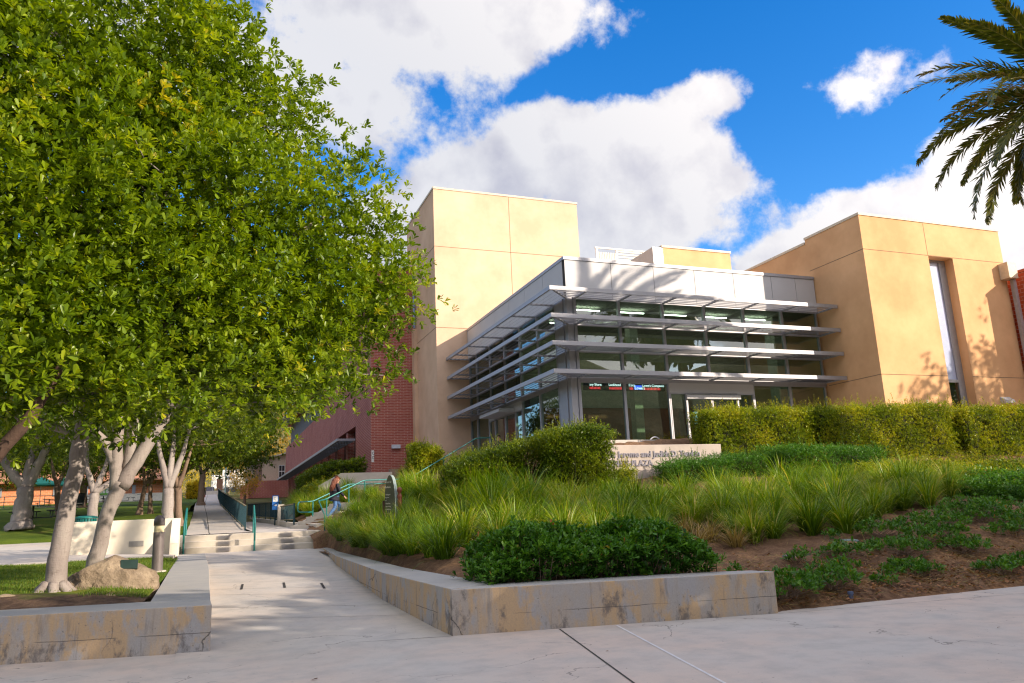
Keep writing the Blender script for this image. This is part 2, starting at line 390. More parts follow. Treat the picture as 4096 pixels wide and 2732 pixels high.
G = dict(
 main=foliage('ficus leaf', [(0., (.028,.060,.003)), (.35, (.105,.180,.005)), (.75, (.215,.300,.008)), (.97, (.34,.38,.02)), (1., (.42,.38,.025))], .38, .38, .45),
 back=foliage('tree leaf', [(0., (.015,.034,.003)), (.5, (.075,.130,.006)), (1., (.24,.29,.012))], .45, .35),
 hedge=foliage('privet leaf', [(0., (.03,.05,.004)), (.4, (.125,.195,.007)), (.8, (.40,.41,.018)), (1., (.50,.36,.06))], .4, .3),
 hedge_shade=foliage('shade toned privet leaf', [(0., (.012,.028,.003)), (.45, (.065,.12,.006)), (.75, (.22,.28,.010)), (1., (.34,.36,.03))], .4, .3),  # same privet as hedge, its shaded side darkened into the leaf colour
 cover=foliage('ground cover leaf', [(0., (.012,.05,.008)), (.5, (.055,.165,.014)), (.9, (.13,.27,.022)), (.97, (.20,.20,.03)), (1., (.38,.13,.03))], .42, .25),
 grass=foliage('ornamental grass blade', [(0., (.03,.07,.004)), (.5, (.100,.200,.006)), (.85, (.27,.35,.014)), (1., (.50,.42,.14))], .4, .35, .4),
 straw=foliage('dry grass blade', [(0., (.10,.08,.03)), (.5, (.28,.20,.09)), (.8, (.42,.31,.15)), (1., (.10,.15,.03))], .6, .3),
 lawn=foliage('lawn blade', [(0., (.035,.08,.008)), (.6, (.11,.19,.015)), (1., (.26,.23,.05))], .5, .35),
 palm=foliage('palm leaflet', [(0., (.025,.042,.006)), (.5, (.085,.11,.014)), (1., (.26,.22,.03))], .35, .25, .5),
 dead=foliage('dead palm leaflet', [(0., (.13,.055,.025)), (1., (.34,.17,.08))], .7, .2),
 gold=foliage('golden leaf', [(0., (.18,.14,.02)), (.6, (.42,.30,.03)), (1., (.55,.22,.03))], .5, .35),
 yellow=foliage('yellow hedge leaf', [(0., (.22,.20,.02)), (.6, (.55,.45,.03)), (1., (.62,.38,.03))], .5, .35))
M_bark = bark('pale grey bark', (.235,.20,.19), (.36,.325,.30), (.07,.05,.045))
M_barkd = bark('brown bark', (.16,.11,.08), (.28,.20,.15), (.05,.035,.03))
M_palmtrunk = bark('palm trunk', (.16,.11,.07), (.24,.17,.11), (.05,.03,.02), 2)

# ------------------------------------------------------------------ terrain
GX = [3.2, 5, 7.3, 7.9, 10, 13, 17, 22, 30, 46]
GT = [(9.5,  [.50,.50,.45,.01,.01,.01,.02,.05,.1,.2]),
      (10.6, [.50,.50,.48,.20,.22,.25,.35,.45,.6,.7]),
      (12.0, [.51,.62,.62,.50,.50,.66,.88,1.0,1.1,1.2]),
      (14.0, [.52,.80,.80,.72,.72,.88,1.05,1.15,1.3,1.4]),
      (16.5, [.54,.92,1.0,1.0,1.0,1.15,1.35,1.45,1.6,1.7]),
      (19.0, [.56,1.05,1.28,1.30,1.3,1.5,1.75,1.75,1.9,2.0]),
      (22.0, [.60,1.25,1.75,1.80,1.75,1.95,2.3,2.25,2.3,2.4]),
      (24.0, [.62,1.35,1.95,2.1,2.2,2.4,2.75,2.8,2.8,2.9]),
      (26.5, [.66,1.50,2.2,2.4,3.0,3.8,4.1,4.1,4.1,4.1]),
      (29.0, [.90,1.60,2.5,2.7,3.4,4.1,4.1,4.1,4.1,4.1]),
      (32.0, [1.22,1.9,2.6,2.8,3.5,4.1,4.1,4.1,4.1,4.1]),
      (37.0, [1.5,2.2,2.9,3.1,3.9,4.1,4.1,4.1,4.1,4.1]),
      (44.0, [1.8,2.5,3.2,3.4,4.0,4.1,4.1,4.1,4.1,4.1]),
      (60.0, [2.3,2.9,3.4,3.6,4.1,4.1,4.1,4.1,4.1,4.1]),
      (125.0,[5.0,5.3,5.6,5.8,6.,6.,6.,6.,6.,6.])]
_gy = np.array([q[0] for q in GT]); _gz = np.array([q[1] for q in GT]); _gx = np.array(GX)
def hz(x, y):
    x = min(max(x, _gx[0]), _gx[-1]); y = min(max(y, _gy[0]), _gy[-1])
    i = min(int(np.searchsorted(_gx, x, 'right'))-1, len(_gx)-2); j = min(int(np.searchsorted(_gy, y, 'right'))-1, len(_gy)-2)
    a = (x-_gx[i])/(_gx[i+1]-_gx[i]); b = (y-_gy[j])/(_gy[j+1]-_gy[j])
    return float((_gz[j,i]*(1-a)+_gz[j,i+1]*a)*(1-b) + (_gz[j+1,i]*(1-a)+_gz[j+1,i+1]*a)*b)
def pz(y):
    if y < 11: return 0.
    if y < 28.7: return .6*(y-11)/17.7
    if y < 36: return 1.2
    if y < 60: return 1.2+.0652*(y-36)
    return 2.766+.046*(y-60)
def lz(y):  # upper lawn on the left
    return float(np.interp(y, [0, 29, 38, 45, 60, 100, 160], [.66, .70, 1.15, 2.0, 2.8, 4.4, 6.5]))
def sheet(name, xs, ys, fz, mat, jit=0.0):
    nx = len(xs(ys[0]) if callable(xs) else xs); ny = len(ys); V = np.zeros((ny, nx, 3))
    for j, y in enumerate(ys):
        xr = xs(y) if callable(xs) else xs
        for i, x in enumerate(xr): V[j, i] = (x, y, fz(x, y) + (rng.normal()*jit if jit else 0))
    idx = np.arange(nx*ny).reshape(ny, nx)
    F = np.stack([idx[:-1,:-1], idx[:-1,1:], idx[1:,1:], idx[1:,:-1]], -1).reshape(-1, 4)
    o = npmesh(name, V.reshape(-1, 3), F, mat, smooth=True); return struct(o)

def base_z(x, y):
    if y < 11: z = -.25
    elif y < 33: z = -.25+.9*(y-11)/22-.3*0
    else: z = pz(y)-.75
    d = math.hypot(x, y-20)
    if y < -120: z += min((-y-120)/190, 1)**1.2*(92+14*math.sin(x*.016+.6)+6*math.sin(x*.05)+5*math.sin(y*.03+x*.01))
    elif d > 190:
        k = (d-190)/150; z += min(k, 1)**1.3*(30+14*math.sin(x*.013+1.)+9*math.sin(y*.021+x*.017)+4*math.sin(x*.06))
    return z
xs_ = np.concatenate([np.linspace(-700,-60,34), np.linspace(-55,80,40), np.linspace(90,700,32)])
ys_ = np.concatenate([np.linspace(-700,-30,34), np.linspace(-25,140,60), np.linspace(150,700,32)])
idx = None
nx, ny = len(xs_), len(ys_)
V = np.array([[(x, y, base_z(x, y)) for x in xs_] for y in ys_]).reshape(-1, 3); I = np.arange(nx*ny).reshape(ny, nx)
F = np.stack([I[:-1,:-1], I[:-1,1:], I[1:,1:], I[1:,:-1]], -1).reshape(-1, 4)
gnd = struct(npmesh('ground', V, F, M_hill, smooth=True))
# planted slope on the right
def soil_z(x, y):
    z = hz(x, y); return z + .03*math.sin(x*5.1+y*3.3)+.02*math.sin(x*9.7-y*7.1)
soil_ys = np.concatenate([np.linspace(9.62, 30, 100), np.linspace(30.5, 52.6, 50)])
def soil_x(y):
    left = 3.35 if y < 31 else 3.55
    return np.concatenate([np.linspace(left, 8.2, 34), np.linspace(8.3, 20, 60), np.linspace(20.5, 46, 40)])
def soil_f(x, y):
    if x < 7.55 and y < 10.52-(x-3.06)*.207+.28: return -.3
    z = soil_z(x, y)
    if y < 9.9 and x > 7.4: z = max(.012, z*.6)
    if y < 9.72 and x > 7.4: z = -.03
    if x < 3.85 and y < 28.4: z = min(z, .54)
    return z
slope = sheet('terrain_slope', soil_x, soil_ys, soil_f, M_soil, .008)
# sidewalk
mb = MB(); mb.prism([(-40,-30),(60,-30),(60,9.75),(12.8,9.66),(7.5,9.75),(3.4,11.0),(-.3,11.9),(-40,21)], -.2, 0.0); struct(mb.build('sidewalk', M_side))
mb = MB()   # expansion joints lying on the sidewalk
def strip(mb, a, b, w, z):
    a, b = Vector((a[0], a[1], 0)), Vector((b[0], b[1], 0)); d = (b-a).normalized(); n_ = Vector((-d.y, d.x, 0))*w/2
    z0, z1 = (z if isinstance(z, tuple) else (z, z))
    mb.quad((a.x-n_.x, a.y-n_.y, z0), (b.x-n_.x, b.y-n_.y, z1), (b.x+n_.x, b.y+n_.y, z1), (a.x+n_.x, a.y+n_.y, z0))
strip(mb, (4.47,10.17), (2.6,2.0), .022, .004); struct(mb.build('sidewalk_joint', M_joint))
mb = MB(); strip(mb, (5.25,10.0), (3.1,1.0), .03, .004); struct(mb.build('sidewalk_sealant', M_jlight))
mb = MB(); strip(mb, (.05,11.19), (3.06,10.49), .014, .004); strip(mb, (7.6,9.53), (12.0,8.95), .01, .004); struct(mb.build('sidewalk_seam', M_joint))
# sloped path between the planters
mb = MB(); PY = [11.2, 14, 17, 20, 23, 26, 28.4, 30.6]
Vp = []; Fp = []
for y in np.linspace(10.55, 30.6, 28):
    zz = min(pz(y), .6)+.001; Vp += [(-.35, y, zz), (1.5, y, zz), (3.95, y, zz)]
for j in range(27):
    for i in range(2): a = j*3+i; Fp.append((a, a+1, a+4, a+3))
struct(npmesh('path', np.array(Vp), np.array(Fp), M_path))
mb = MB()
def pstrip(a, b, w): strip(mb, a, b, w, (pz(a[1])+.006, pz(b[1])+.006))
for (ya, yb) in ((13.92,12.55),(15.3,13.8),(17.2,15.6),(18.2,16.7),(19.5,18.0),(21.2,19.8)):
    n_ = 8
    for i in range(n_):
        x0 = .02+i*3.1/n_; x1 = x0+3.1/n_; y0 = ya+(yb-ya)*i/n_; y1 = ya+(yb-ya)*(i+1)/n_; pstrip((x0,y0), (x1,y1), .012)
struct(mb.build('path_joint', M_joint))
mb = MB()
for x, y in ((.68,18.3),(1.53,18.05),(2.26,17.4)): strip(mb, (x-.04,y-.55), (x+.02,y+.45), .05, (pz(y-.55)+.007, pz(y+.45)+.007))
struct(mb.build('path_drain_slot', M_dark))

# left planter wall (L-shaped) and lawn inside
w = thing('planter_wall', 'stained concrete planter wall at left with lawn, tree and boulder behind it', 'planter wall', (-1, 11.5, 0))
mb = MB()
mb.prism([(.05,11.2),(.03,12.0),(-.75,12.36),(-9,14.35),(-9,13.55),(-2.4,11.85)], -.1, .575)
o = mb.build('front_wall', M_cwall, w, bevel=.012)
mb = MB()
n_ = 10
for i in range(1):
    mb.prism([(.03,12.0),(.0,20),(-.15,29.6),(-1.1,29.9),(-.93,27),(-.85,20),(-.75,12.36)], -.1, [.575,.59,.603,.603,.6,.59,.575])
mb.build('side_wall', M_cwall, w, bevel=.012)
mb = MB(); mb.box(-.004,.03, 11.95,11.97,.5,.579)
def lawn_z(x, y):
    d = max(0., min((y-12.36-(-.75-x)*.245)+.03, (-.84-x))); return .568+min(.10, d*.16)+min(1, d)*.02*math.sin(x*2+y)
lx = lambda y: np.linspace(-14, -.84 if y < 26 else -.93, 30)
# front lawn in the planter
def ly0(x): return 12.36+(-.75-x)*.245
Vl = []; nI, nJ = 40, 40
for j in range(nJ):
    for i in range(nI):
        x = -9 + (8.16)*i/(nI-1); y = ly0(x)-.03 + (26.9-ly0(x))*j/(nJ-1); Vl.append((x, y, lawn_z(x, y)))
I = np.arange(nI*nJ).reshape(nJ, nI); F = np.stack([I[:-1,:-1], I[:-1,1:], I[1:,1:], I[1:,:-1]], -1).reshape(-1, 4)
t = MT('lawn with bare soil').set(.92, 0, .1)
sx = t.n('ShaderNodeSeparateXYZ'); t.l(t.pos, sx.inputs[0])
c = t.ramp(t.noise(.9, 6, .6), [(.3, (.06,.11,.012)), (.6, (.13,.18,.02)), (.75, (.22,.19,.04))])
edge = t.fm('ADD', t.fm('SUBTRACT', sx.outputs[1], t.fm('MULTIPLY', sx.outputs[0], -.245)), t.fm('MULTIPLY', t.noise(1.3, 4), 2.6))
c = t.mix(t.ramp(t.fm('DIVIDE', edge, 30.), [(.476, 1.), (.50, 0.)]), c, t.ramp(t.noise(6, 5, .7), [(.35, (.075,.048,.035)), (.65, (.19,.125,.085))])); t.col(c); t.bump(t.noise(30, 5, .7), .8, .04)
struct(npmesh('lawn', np.array(Vl), F, t.m, smooth=True))
# concrete walk behind the planter, low wall, upper lawn
mb = MB(); mb.prism([(-14,26.6),(-1.05,26.85),(-1.05,30.6),(-4.6,31.),(-4.8,38.),(-14,38)], .3, [.70,.68,.62,.8,1.12,1.12]); struct(mb.build('walkway', M_path))
sheet('upper_lawn', lambda y: np.linspace(-60, -.95 if y < 50 else -1.3-(y-50)*.002, 40), np.concatenate([np.linspace(29.9, 60, 40), np.linspace(62, 150, 30)]), lambda x, y: (lz(y)+.05 if (y > 38 or x > -4.7) else .3+.0*y)+.05*math.sin(x*.7)*math.sin(y*.5)*min(1, max(0, (y-38)/10)), M_lawn)
w = thing('low_wall', 'cream concrete low wall with a small vent behind the leaning white tree trunk', 'low wall', (-3, 29.8, .6))
mb = MB(); mb.box(-4.75,-.99,29.66,30.0,.3,1.83); mb.build('wall', M_cream, w, bevel=.02)
mb = MB(); mb.box(-1.25,-.99,28.6,29.655,.3,1.0); mb.prism([(-1.25,28.6),(-.99,28.6),(-.99,29.655),(-1.25,29.655)], 1.0, [1.02,1.02,1.8,1.8]); mb.build('cheek_wall', M_cream, w, bevel=.01)
mb = MB(); mb.box(-2.55,-2.1,29.64,29.658,.95,1.13)
for k in range(5): mb.box(-2.53,-2.12,29.63,29.64,.965+k*.035,.98+k*.035)
mb.build('vent', plain('vent grey', (.35,.34,.32), .6), w)

# stairs at the path's end
st = thing('path_stairs', 'three wide concrete steps at the top of the sloped path', 'stairs', (1.3, 29.5, .6))
for k in range(3):
    a, b = .38*k, .38*(k+1); mb = MB(); z = .6+.2*(k+1)
    yb = 34 if k == 2 else None
    l0 = (-1.1,30.3+a*1.0); r0_ = (3.72,28.72+a)
    back = 4.5 if k == 2 else .45
    mb.prism([l0, r0_, (r0_[0]+.02, r0_[1]+back), (l0[0], l0[1]+(3.2 if k == 2 else .45))], .2, z if k < 2 else 1.2)
    mb.build('step', M_clight if k < 3 else M_path, st, bevel=.015)
# louvred step drains
mb = MB()
for k in range(3):
    for X0 in (.25, 2.35):
        yy = 30.3-(X0+.1+1.1)*.328+.38*k
        for q in range(5):
            zz = .63+.2*k+q*.03
            mb.hexa(((X0,yy-.02,zz),(X0+.42,yy-.02-.138,zz),(X0+.42,yy+.01-.138,zz),(X0,yy+.01,zz),(X0,yy-.02,zz+.012),(X0+.42,yy-.158,zz+.012),(X0+.42,yy-.128,zz+.012),(X0,yy+.01,zz+.012)))
mb.build('riser_grille', plain('grille grey', (.30,.30,.34), .5, .3), st)
# upper walk and ramp
ys = list(np.linspace(31.5, 130, 50))
def le(y): return float(np.interp(y, [31,50,69,110,130], [-.95,-1.0,-1.25,-1.29,-1.35]))
def re_(y): return float(np.interp(y, [31,38,60,110,130], [1.5,1.36,.62,.62,.7]))
Vp = []; Fp = []
for y in ys: Vp += [(le(y), y, pz(y)+.004+.02), (re_(y), y, pz(y)+.024)]
for j in range(len(ys)-1): a = j*2; Fp.append((a, a+1, a+3, a+2))
struct(npmesh('upper_path', np.array(Vp), np.array(Fp), M_path))
mb = MB()
for j in range(len(ys)-1):
    f_ = lambda y: le(y)*.62+re_(y)*.38
    strip(mb, (f_(ys[j]), ys[j]), (f_(ys[j+1]), ys[j+1]), .03, (pz(ys[j])+.03, pz(ys[j+1])+.03))
struct(mb.build('upper_path_joint', M_joint))
def rz_(y): return 1.215+.017*(y-31)
Vp = []; Fp = []; ys2 = list(np.linspace(30.4, 62, 14))
def rre(y): return float(np.interp(y, [30,36,45,62], [3.75,3.05,3.0,2.2]))
for y in ys2: Vp += [(re_(y)+.02, y, rz_(y)), (rre(y), y, rz_(y))]
for j in range(len(ys2)-1): a = j*2; Fp.append((a, a+1, a+3, a+2))
struct(npmesh('ramp_path', np.array(Vp), np.array(Fp), M_path))
cb = thing('ramp_kerb', 'concrete kerb and pier edging the ramp below the grassy slope', 'kerb', (3.1, 36, 1.2))
mb = MB(); k_ = [(3.70,30.55),(3.62,32.6),(3.1,36),(3.05,44),(2.3,61)]
for a, b in zip(k_[:-1], k_[1:]):
    za, zb = rz_(a[1]), rz_(b[1]); mb.prism([(a[0],a[1]),(a[0]+.28,a[1]),(b[0]+.28,b[1]),(b[0],b[1])], .9, [za+.2,za+.2,zb+.2,zb+.2])
mb.build('kerb', M_clight, cb, bevel=.01)
mb = MB(); mb.box(2.98,3.28,39.6,39.9,1.2,2.35); mb.build('pier', M_clight, cb, bevel=.02)
# right planter wall (runs along path then along the sidewalk)
w = thing('planter_wall', 'stained concrete planter wall at right holding the shrub bed beside the sloping path', 'planter wall', (5, 10.5, 0))
mb = MB(); mb.prism([(3.06,10.52),(7.64,9.57),(7.56,9.98),(6.9,10.30),(3.88,10.98)], -.1, [.59,.575,.575,.575,.583]); mb.build('front_wall', M_cwall, w, bevel=.012)
mb = MB(); mb.prism([(3.06,10.53),(3.88,10.985),(3.60,15.5),(3.68,25.0),(3.95,28.7),(3.68,28.75),(3.2,22.),(2.95,14.5)], -.1, [.598,.582,.59,.60,.61,.61,.60,.595]); mb.build('side_wall', M_cwall, w, bevel=.012)
mb = MB(); mb.prism([(3.74,28.55),(4.0,28.5),(4.3,32.8),(3.78,32.8)], .3, [.75,.75,1.5,1.5]); tag(mb.build('stair_cheek', M_clight, None, bevel=.02), 'low concrete cheek wall at the right end of the wide steps', 'cheek wall')

# ------------------------------------------------------------------ side stairs to the plaza
ss = thing('side_stairs', 'narrow concrete stairs climbing through the tall grass to the plaza', 'stairs', (4, 32, 1.2))
P0 = Vector((3.78, 31.45, 0)); D0 = Vector((.93, .3676, 0)); N0 = Vector((-D0.y, D0.x, 0))
s_ = 0; z = 1.2
prof = [(0.0,1.2,.3)]*1
def slab(s0, s1, z1, z0):
    a = P0+D0*s0; b = P0+D0*s1; mb.prism([tuple((a-N0*.0)[:2]), tuple(b[:2]), tuple((b+N0*2.1)[:2]), tuple((a+N0*2.1)[:2])], z0, z1)
mb = MB()
for k in range(6): slab(.35*k, .35*(k+1), 1.37+.165*k, .7)
slab(2.1, 4.6, 2.2, 1.0)
for k in range(12): slab(4.6+.35*k, 4.6+.35*(k+1), 2.32+.15*k, 1.4)
mb.build('flight', M_clight, ss)
for o_s in (-.17, 2.1):
    mb = MB(); A_ = P0+N0*o_s; pts_ = [(0,1.25),(2.1,2.22),(4.6,2.26),(8.8,4.1)]
    for (s0, za), (s1, zb_) in zip(pts_[:-1], pts_[1:]):
        a = A_+D0*s0; b = A_+D0*s1; c_ = b+N0*.17; d_ = a+N0*.17; mb.prism([a[:2], b[:2], c_[:2], d_[:2]], .7, [za, zb_, zb_, za])
    mb.build('stringer', M_clight, ss)

# ------------------------------------------------------------------ stucco tower
X0t, X1t, Y0t, Y1t, ZT = 13.19, 23.9, 47.3, 55.0, 23.05
tw = thing('stucco_tower', 'tall plain beige stucco tower behind the glazed corner building', 'tower', (18, 50, 4))
mb = MB(); mb.box(X0t,X1t,Y0t,Y1t,3.5,ZT); mb.build('wall', M_tower, tw)
mb = MB(); mb.box(X0t-.04,X1t+.04,Y0t-.04,Y1t+.04,ZT+.002,ZT+.14); mb.build('coping', M_cope, tw)
mb = MB()
for z in (18.95, 13.4): mb.box(X0t-.002,X1t,Y0t-.006,Y0t-.001,z,z+.035); mb.box(X0t-.006,X0t-.001,Y0t,Y1t,z,z+.035)
mb.box(18.6,18.635,Y0t-.006,Y0t-.001,4.,ZT); mb.build('reveal_line', M_score, tw)
mb = MB(); mb.box(13.13,13.20,49.7,51.35,4.1,6.3); d_ = mb.build('door', plain('beige door', (.55,.44,.31), .6), tw)
mb = MB(); mb.tube([(13.1,49.95,5.15),(13.06,49.95,5.15),(13.06,50.1,5.15)], .02, 6); mb.build('handle', M_dkpanel, d_)
mb = MB(); mb.box(13.15,13.20,48.6,49.1,5.0,5.35); mb.build('notice', M_white, tw)
mb = MB(); mb.box(12.95,13.19,52.4,53.,3.5,14.5); mb.build('wall_return', M_tower, tw)
mb = MB(); mb.tube([(13.05,52.6,14.6),(13.05,52.6,18.5)], .09, 8); mb.build('downpipe', plain('blue grey pipe', (.25,.33,.50), .5), tw)

# ------------------------------------------------------------------ stucco block on the right
XB0, XB1, YB0, YB1 = 30.33, 40.35, 28.38, 44.
blk = thing('stucco_block', 'ochre stucco block with one tall narrow recessed window, right of the glazing', 'building', (35, 33, 4))
WX0, WX1, WZ0, WZ1 = 34.75, 36.5, 4.1, 13.75
mb = MB()
mb.box(XB0,WX0,YB0,YB0+1.0,3.5,15.6); mb.box(WX1,XB1,YB0,YB0+1.0,3.5,15.6); mb.box(WX0,WX1,YB0,YB0+1.0,WZ1,15.6)
mb.box(XB0,XB1,YB0+1.0,32.3,3.5,15.6); mb.box(XB0,XB1,32.3,YB1,3.5,15.36)
mb.build('wall', M_block, blk)
mb = MB(); mb.box(XB0-.04,XB1+.04,YB0-.04,32.33,15.602,15.73); mb.box(XB0-.04,XB1+.04,32.34,YB1,15.362,15.49); mb.build('coping', M_cope, blk)
mb = MB()
for z, xr in ((13.76, [(XB0,XB1)]), (7.32, [(XB0,WX0),(WX1,XB1)])):
    for a, b in xr: mb = MB(); mb.box(a,b,YB0-.006,YB0-.001,z,z+.03); mb.build('reveal_line', M_score, blk)
    mb = MB(); mb.box(XB0-.006,XB0-.001,YB0,32.2 if z > 10 else 31.9,z,z+.03); mb.build('reveal_line', M_score, blk)
mb = MB(); mb.box(WX0-.03,WX0,YB0-.006,YB0-.001,13.8,15.55); mb.build('reveal_line', M_score, blk)
wf = MB(); wf.box(WX0+.001,WX0+.08,YB0+.5,YB0+.6,WZ0,WZ1-.001); wf.box(WX1-.45,WX1-.001,YB0+.5,YB0+.6,WZ0,WZ1-.001); wf.box(WX0+.08,WX1-.45,YB0+.5,YB0+.6,WZ1-.12,WZ1-.001); wf.box(WX0+.08,WX1-.45,YB0+.48,YB0+.6,7.1,7.25)
wfo = wf.build('window_frame', M_dkpanel, blk)
mb = MB(); mb.box(WX0+.08,WX1-.45,YB0+.54,YB0+.56,7.25,WZ1-.12); mb.build('pane', M_milk, wfo)
mb = MB(); mb.box(WX0+.08,WX1-.45,YB0+.54,YB0+.56,WZ0,7.1); mb.build('lower_pane', M_glass, wfo)
mb = MB(); mb.box(WX0+.001,WX1-.001,YB0+.9,YB0+.99,WZ0,WZ1-.001); mb.build('room_behind', M_dark, blk); mb = MB(); mb.box(WX0+.085,WX1-.455,YB0+.575,YB0+.59,7.26,WZ1-.13); mb.build('white_blind', plain('blue white blind', (.74,.77,.86), .7, var=.04), wfo)
mb = MB(); mb.box(33.0,33.1,YB0-.03,YB0-.001,5.9,6.1); mb.build('switch_plate', M_white, blk)
mb = MB(); mb.prism([(38.2,YB0-.3),(38.9,YB0-.3),(38.9,YB0-.001),(38.2,YB0-.001)], [5.95,5.95,5.95,5.95],[6.1,6.1,6.3,6.3]); mb.build('wall_lamp', plain('lamp hood', (.5,.5,.5), .5), blk)
# block-wall wing at the far right, with its downpipe
wg = thing('block_wall_wing', 'red concrete block wing at the right edge with a box downspout', 'building', (43, 27, 3))
mb = MB(); mb.box(40.95,52,25.9,40,2.5,13.15); mb.build('wall', M_blockbrick, wg)
mb = MB(); mb.box(40.9,52.05,25.85,40.05,13.152,13.3); mb.build('coping', plain('red coping', (.45,.08,.03), .6), wg)
hp = MB(); hp.prism([(39.85,YB0-.55),(40.55,YB0-.55),(40.55,YB0-.01),(39.85,YB0-.01)], [12.75,12.75,12.75,12.75], 13.65); hpo = hp.build('gutter_box', plain('beige metal', (.62,.52,.38), .5), wg, bevel=.02)
mb = MB(); mb.box(40.3,40.52,YB0-.4,YB0-.2,2.8,12.74); mb.build('downpipe', plain('grey downpipe', (.34,.31,.31), .5), hpo)

# ------------------------------------------------------------------ glazed corner pavilion
X0, X1, Y0, Y1, ZF, ZP = 15.3, 30.29, 32.0, 47.26, 4.1, 13.37
pv = thing('glazed_pavilion', 'glass corner building with silver fascia and four tiers of metal sunshades', 'building', (22, 38, 4))
MX = [15.72, 18.1, 20.55, 22.98, 25.4, 27.85, 30.2]; MY = [33.42, 35.78, 38.26, 40.7, 43.2, 45.75, 47.2]
ZR = [11.36, 10.05, 8.77, 7.50]   # glass row limits
mb = MB(); mb.box(X0+.2,X1,Y0+.2,Y1,13.0,13.15); mb.build('roof', M_clight, pv)
for a, b in zip([15.3,17.79,20.19,22.59,24.98,27.4,29.0], [17.79,20.19,22.59,24.98,27.4,29.0,30.29]):
    mb = MB(); mb.box(a+.012,b-.012,Y0-.02,Y0+.2,11.36,13.2); mb.build('fascia_panel', M_panel, pv)
for a, b in zip([32.21,34.6,37.1,39.5,41.95,44.45], [34.6,37.1,39.5,41.95,44.45,47.25]):
    mb = MB(); mb.box(X0-.02,X0+.18,a+.012,b-.012,11.36,13.2); mb.build('fascia_panel', M_panel, pv)
mb = MB(); mb.box(X0,X1,Y0,Y0+.15,11.4,13.19); mb.box(X0,X0+.15,Y0+.15,Y1,11.4,13.19); mb.build('fascia_backing', M_joint, pv)
mb = MB(); mb.box(X0-.05,X1,Y0-.06,Y0+.3,13.21,13.37); mb.box(X0-.05,X0+.3,Y0+.3,Y1,13.21,13.37); mb.build('parapet_cap', M_dkpanel if False else M_alu, pv)
# corner column
mb = MB(); mb.box(X0,X0+.30,Y0,Y0+.30,ZF,11.36); mb.box(X0-.01,X0+.1,Y0+.45,Y0+1.35,ZF,11.36); mb.box(X0+.36,X0+.50,Y0-.01,Y0+.2,ZF,11.36)
mb.build('corner_column', M_alu, pv)
mb = MB(); mb.box(X0+.05,X0+.4,Y0+.05,Y0+.46,ZF,11.35); mb.build('corner_backing', M_dkpanel, pv)
# floors, interior
mb = MB(); mb.box(X0+.02,X1,Y0+.02,Y1,3.4,ZF-.01); mb.build('floor', M_infl, pv)
mb = MB(); mb.box(X0+.2,X1,Y0+.25,Y1,11.38,11.6); mb.build('ceiling', plain('ceiling', (.30,.29,.25), .9), pv)
mb = MB(); mb.box(X0+.2,X1,38.6,38.8,8.3,11.37); mb.box(X0+2.6,X1,44.5,44.7,ZF,8.3); mb.build('inner_wall', M_inwall, pv)
mb = MB(); mb.box(X0+1.3,X1-5,38.6,38.7,ZF,7.0); mb.build('wood_wall', M_inbrown, pv)
mb = MB(); mb.box(X0+1.2,X1,38.55,40,7.0,8.3); mb.build('bulkhead', plain('bulkhead', (.34,.32,.26), .9), pv)
mb = MB(); mb.box(28.4,29.2,33.4,34.2,ZF,11.37); mb.build('column', M_inpale, pv)
mb = MB(); mb.box(20.9,21.4,36,36.5,ZF,11.37); mb.build('column', M_inpale, pv)
for i in range(5):
    for yy in (33.6, 36.4):
        a = 16.4+i*2.55; mb = MB(); mb.box(a,a+1.5,yy,yy+.06,11.2,11.24); mb.build('ceiling_light', M_light, pv)
# desk, screen inside
mb = MB(); mb.box(22.3,24.0,35.,35.6,5.0,5.08); mb.box(22.4,23.9,35.1,35.5,ZF,5.0); mb.build('desk', M_inbrown, pv)
mb = MB(); mb.box(28.5,29.6,33.0,33.1,5.6,6.3); mb.build('monitor', M_dark, pv)
# windows right face
def window(axis, a, b, z0, z1, fr=.05, mull=.13, name='window'):
    f = MB(); m2 = mull/2
    def bx(u0, u1, v0, v1, d0, d1):
        if axis == 'x': f.box(u0,u1,Y0+d0,Y0+d1,v0,v1)
        else: f.box(X0+d0,X0+d1,u0,u1,v0,v1)
    bx(a,a+m2,z0,z1,.0,.16); bx(b-m2,b,z0,z1,.0,.16); bx(a+m2,b-m2,z0,z0+.06,.02,.14); bx(a+m2,b-m2,z1-.06,z1,.02,.14)
    fo = f.build(name, M_alu, pv)
    p = MB()
    if axis == 'x': p.box(a+m2,b-m2,Y0+.08,Y0+.092,z0+.06,z1-.06)
    else: p.box(X0+.08,X0+.092,a+m2,b-m2,z0+.06,z1-.06)
    p.build('pane', M_glass, fo); return fo
for r in range(3):
    for a, b in zip(MX[:-1], MX[1:]): window('x', a, b, ZR[r+1]+.001, ZR[r]-.001)
    for a, b in zip(MY[:-1], MY[1:]): window('y', a, b, ZR[r+1]+.001, ZR[r]-.001)
mb = MB(); mb.box(MX[0],X1,Y0+.005,Y0+.15,7.33,7.499); mb.box(X0+.005,X0+.15,MY[0],Y1,7.33,7.499); mb.build('header_beam', M_alu, pv)
for a, b in ((MX[0],MX[1]),(MX[1],MX[2]),(MX[4]+.1,MX[5]),(MX[5],MX[6])): window('x', a, b, ZF, 7.329)
for a, b in ((MY[0],MY[1]),(MY[1],MY[2]),(43.65,45.85),(45.85,47.2)): window('y', a, b, ZF, 7.329)
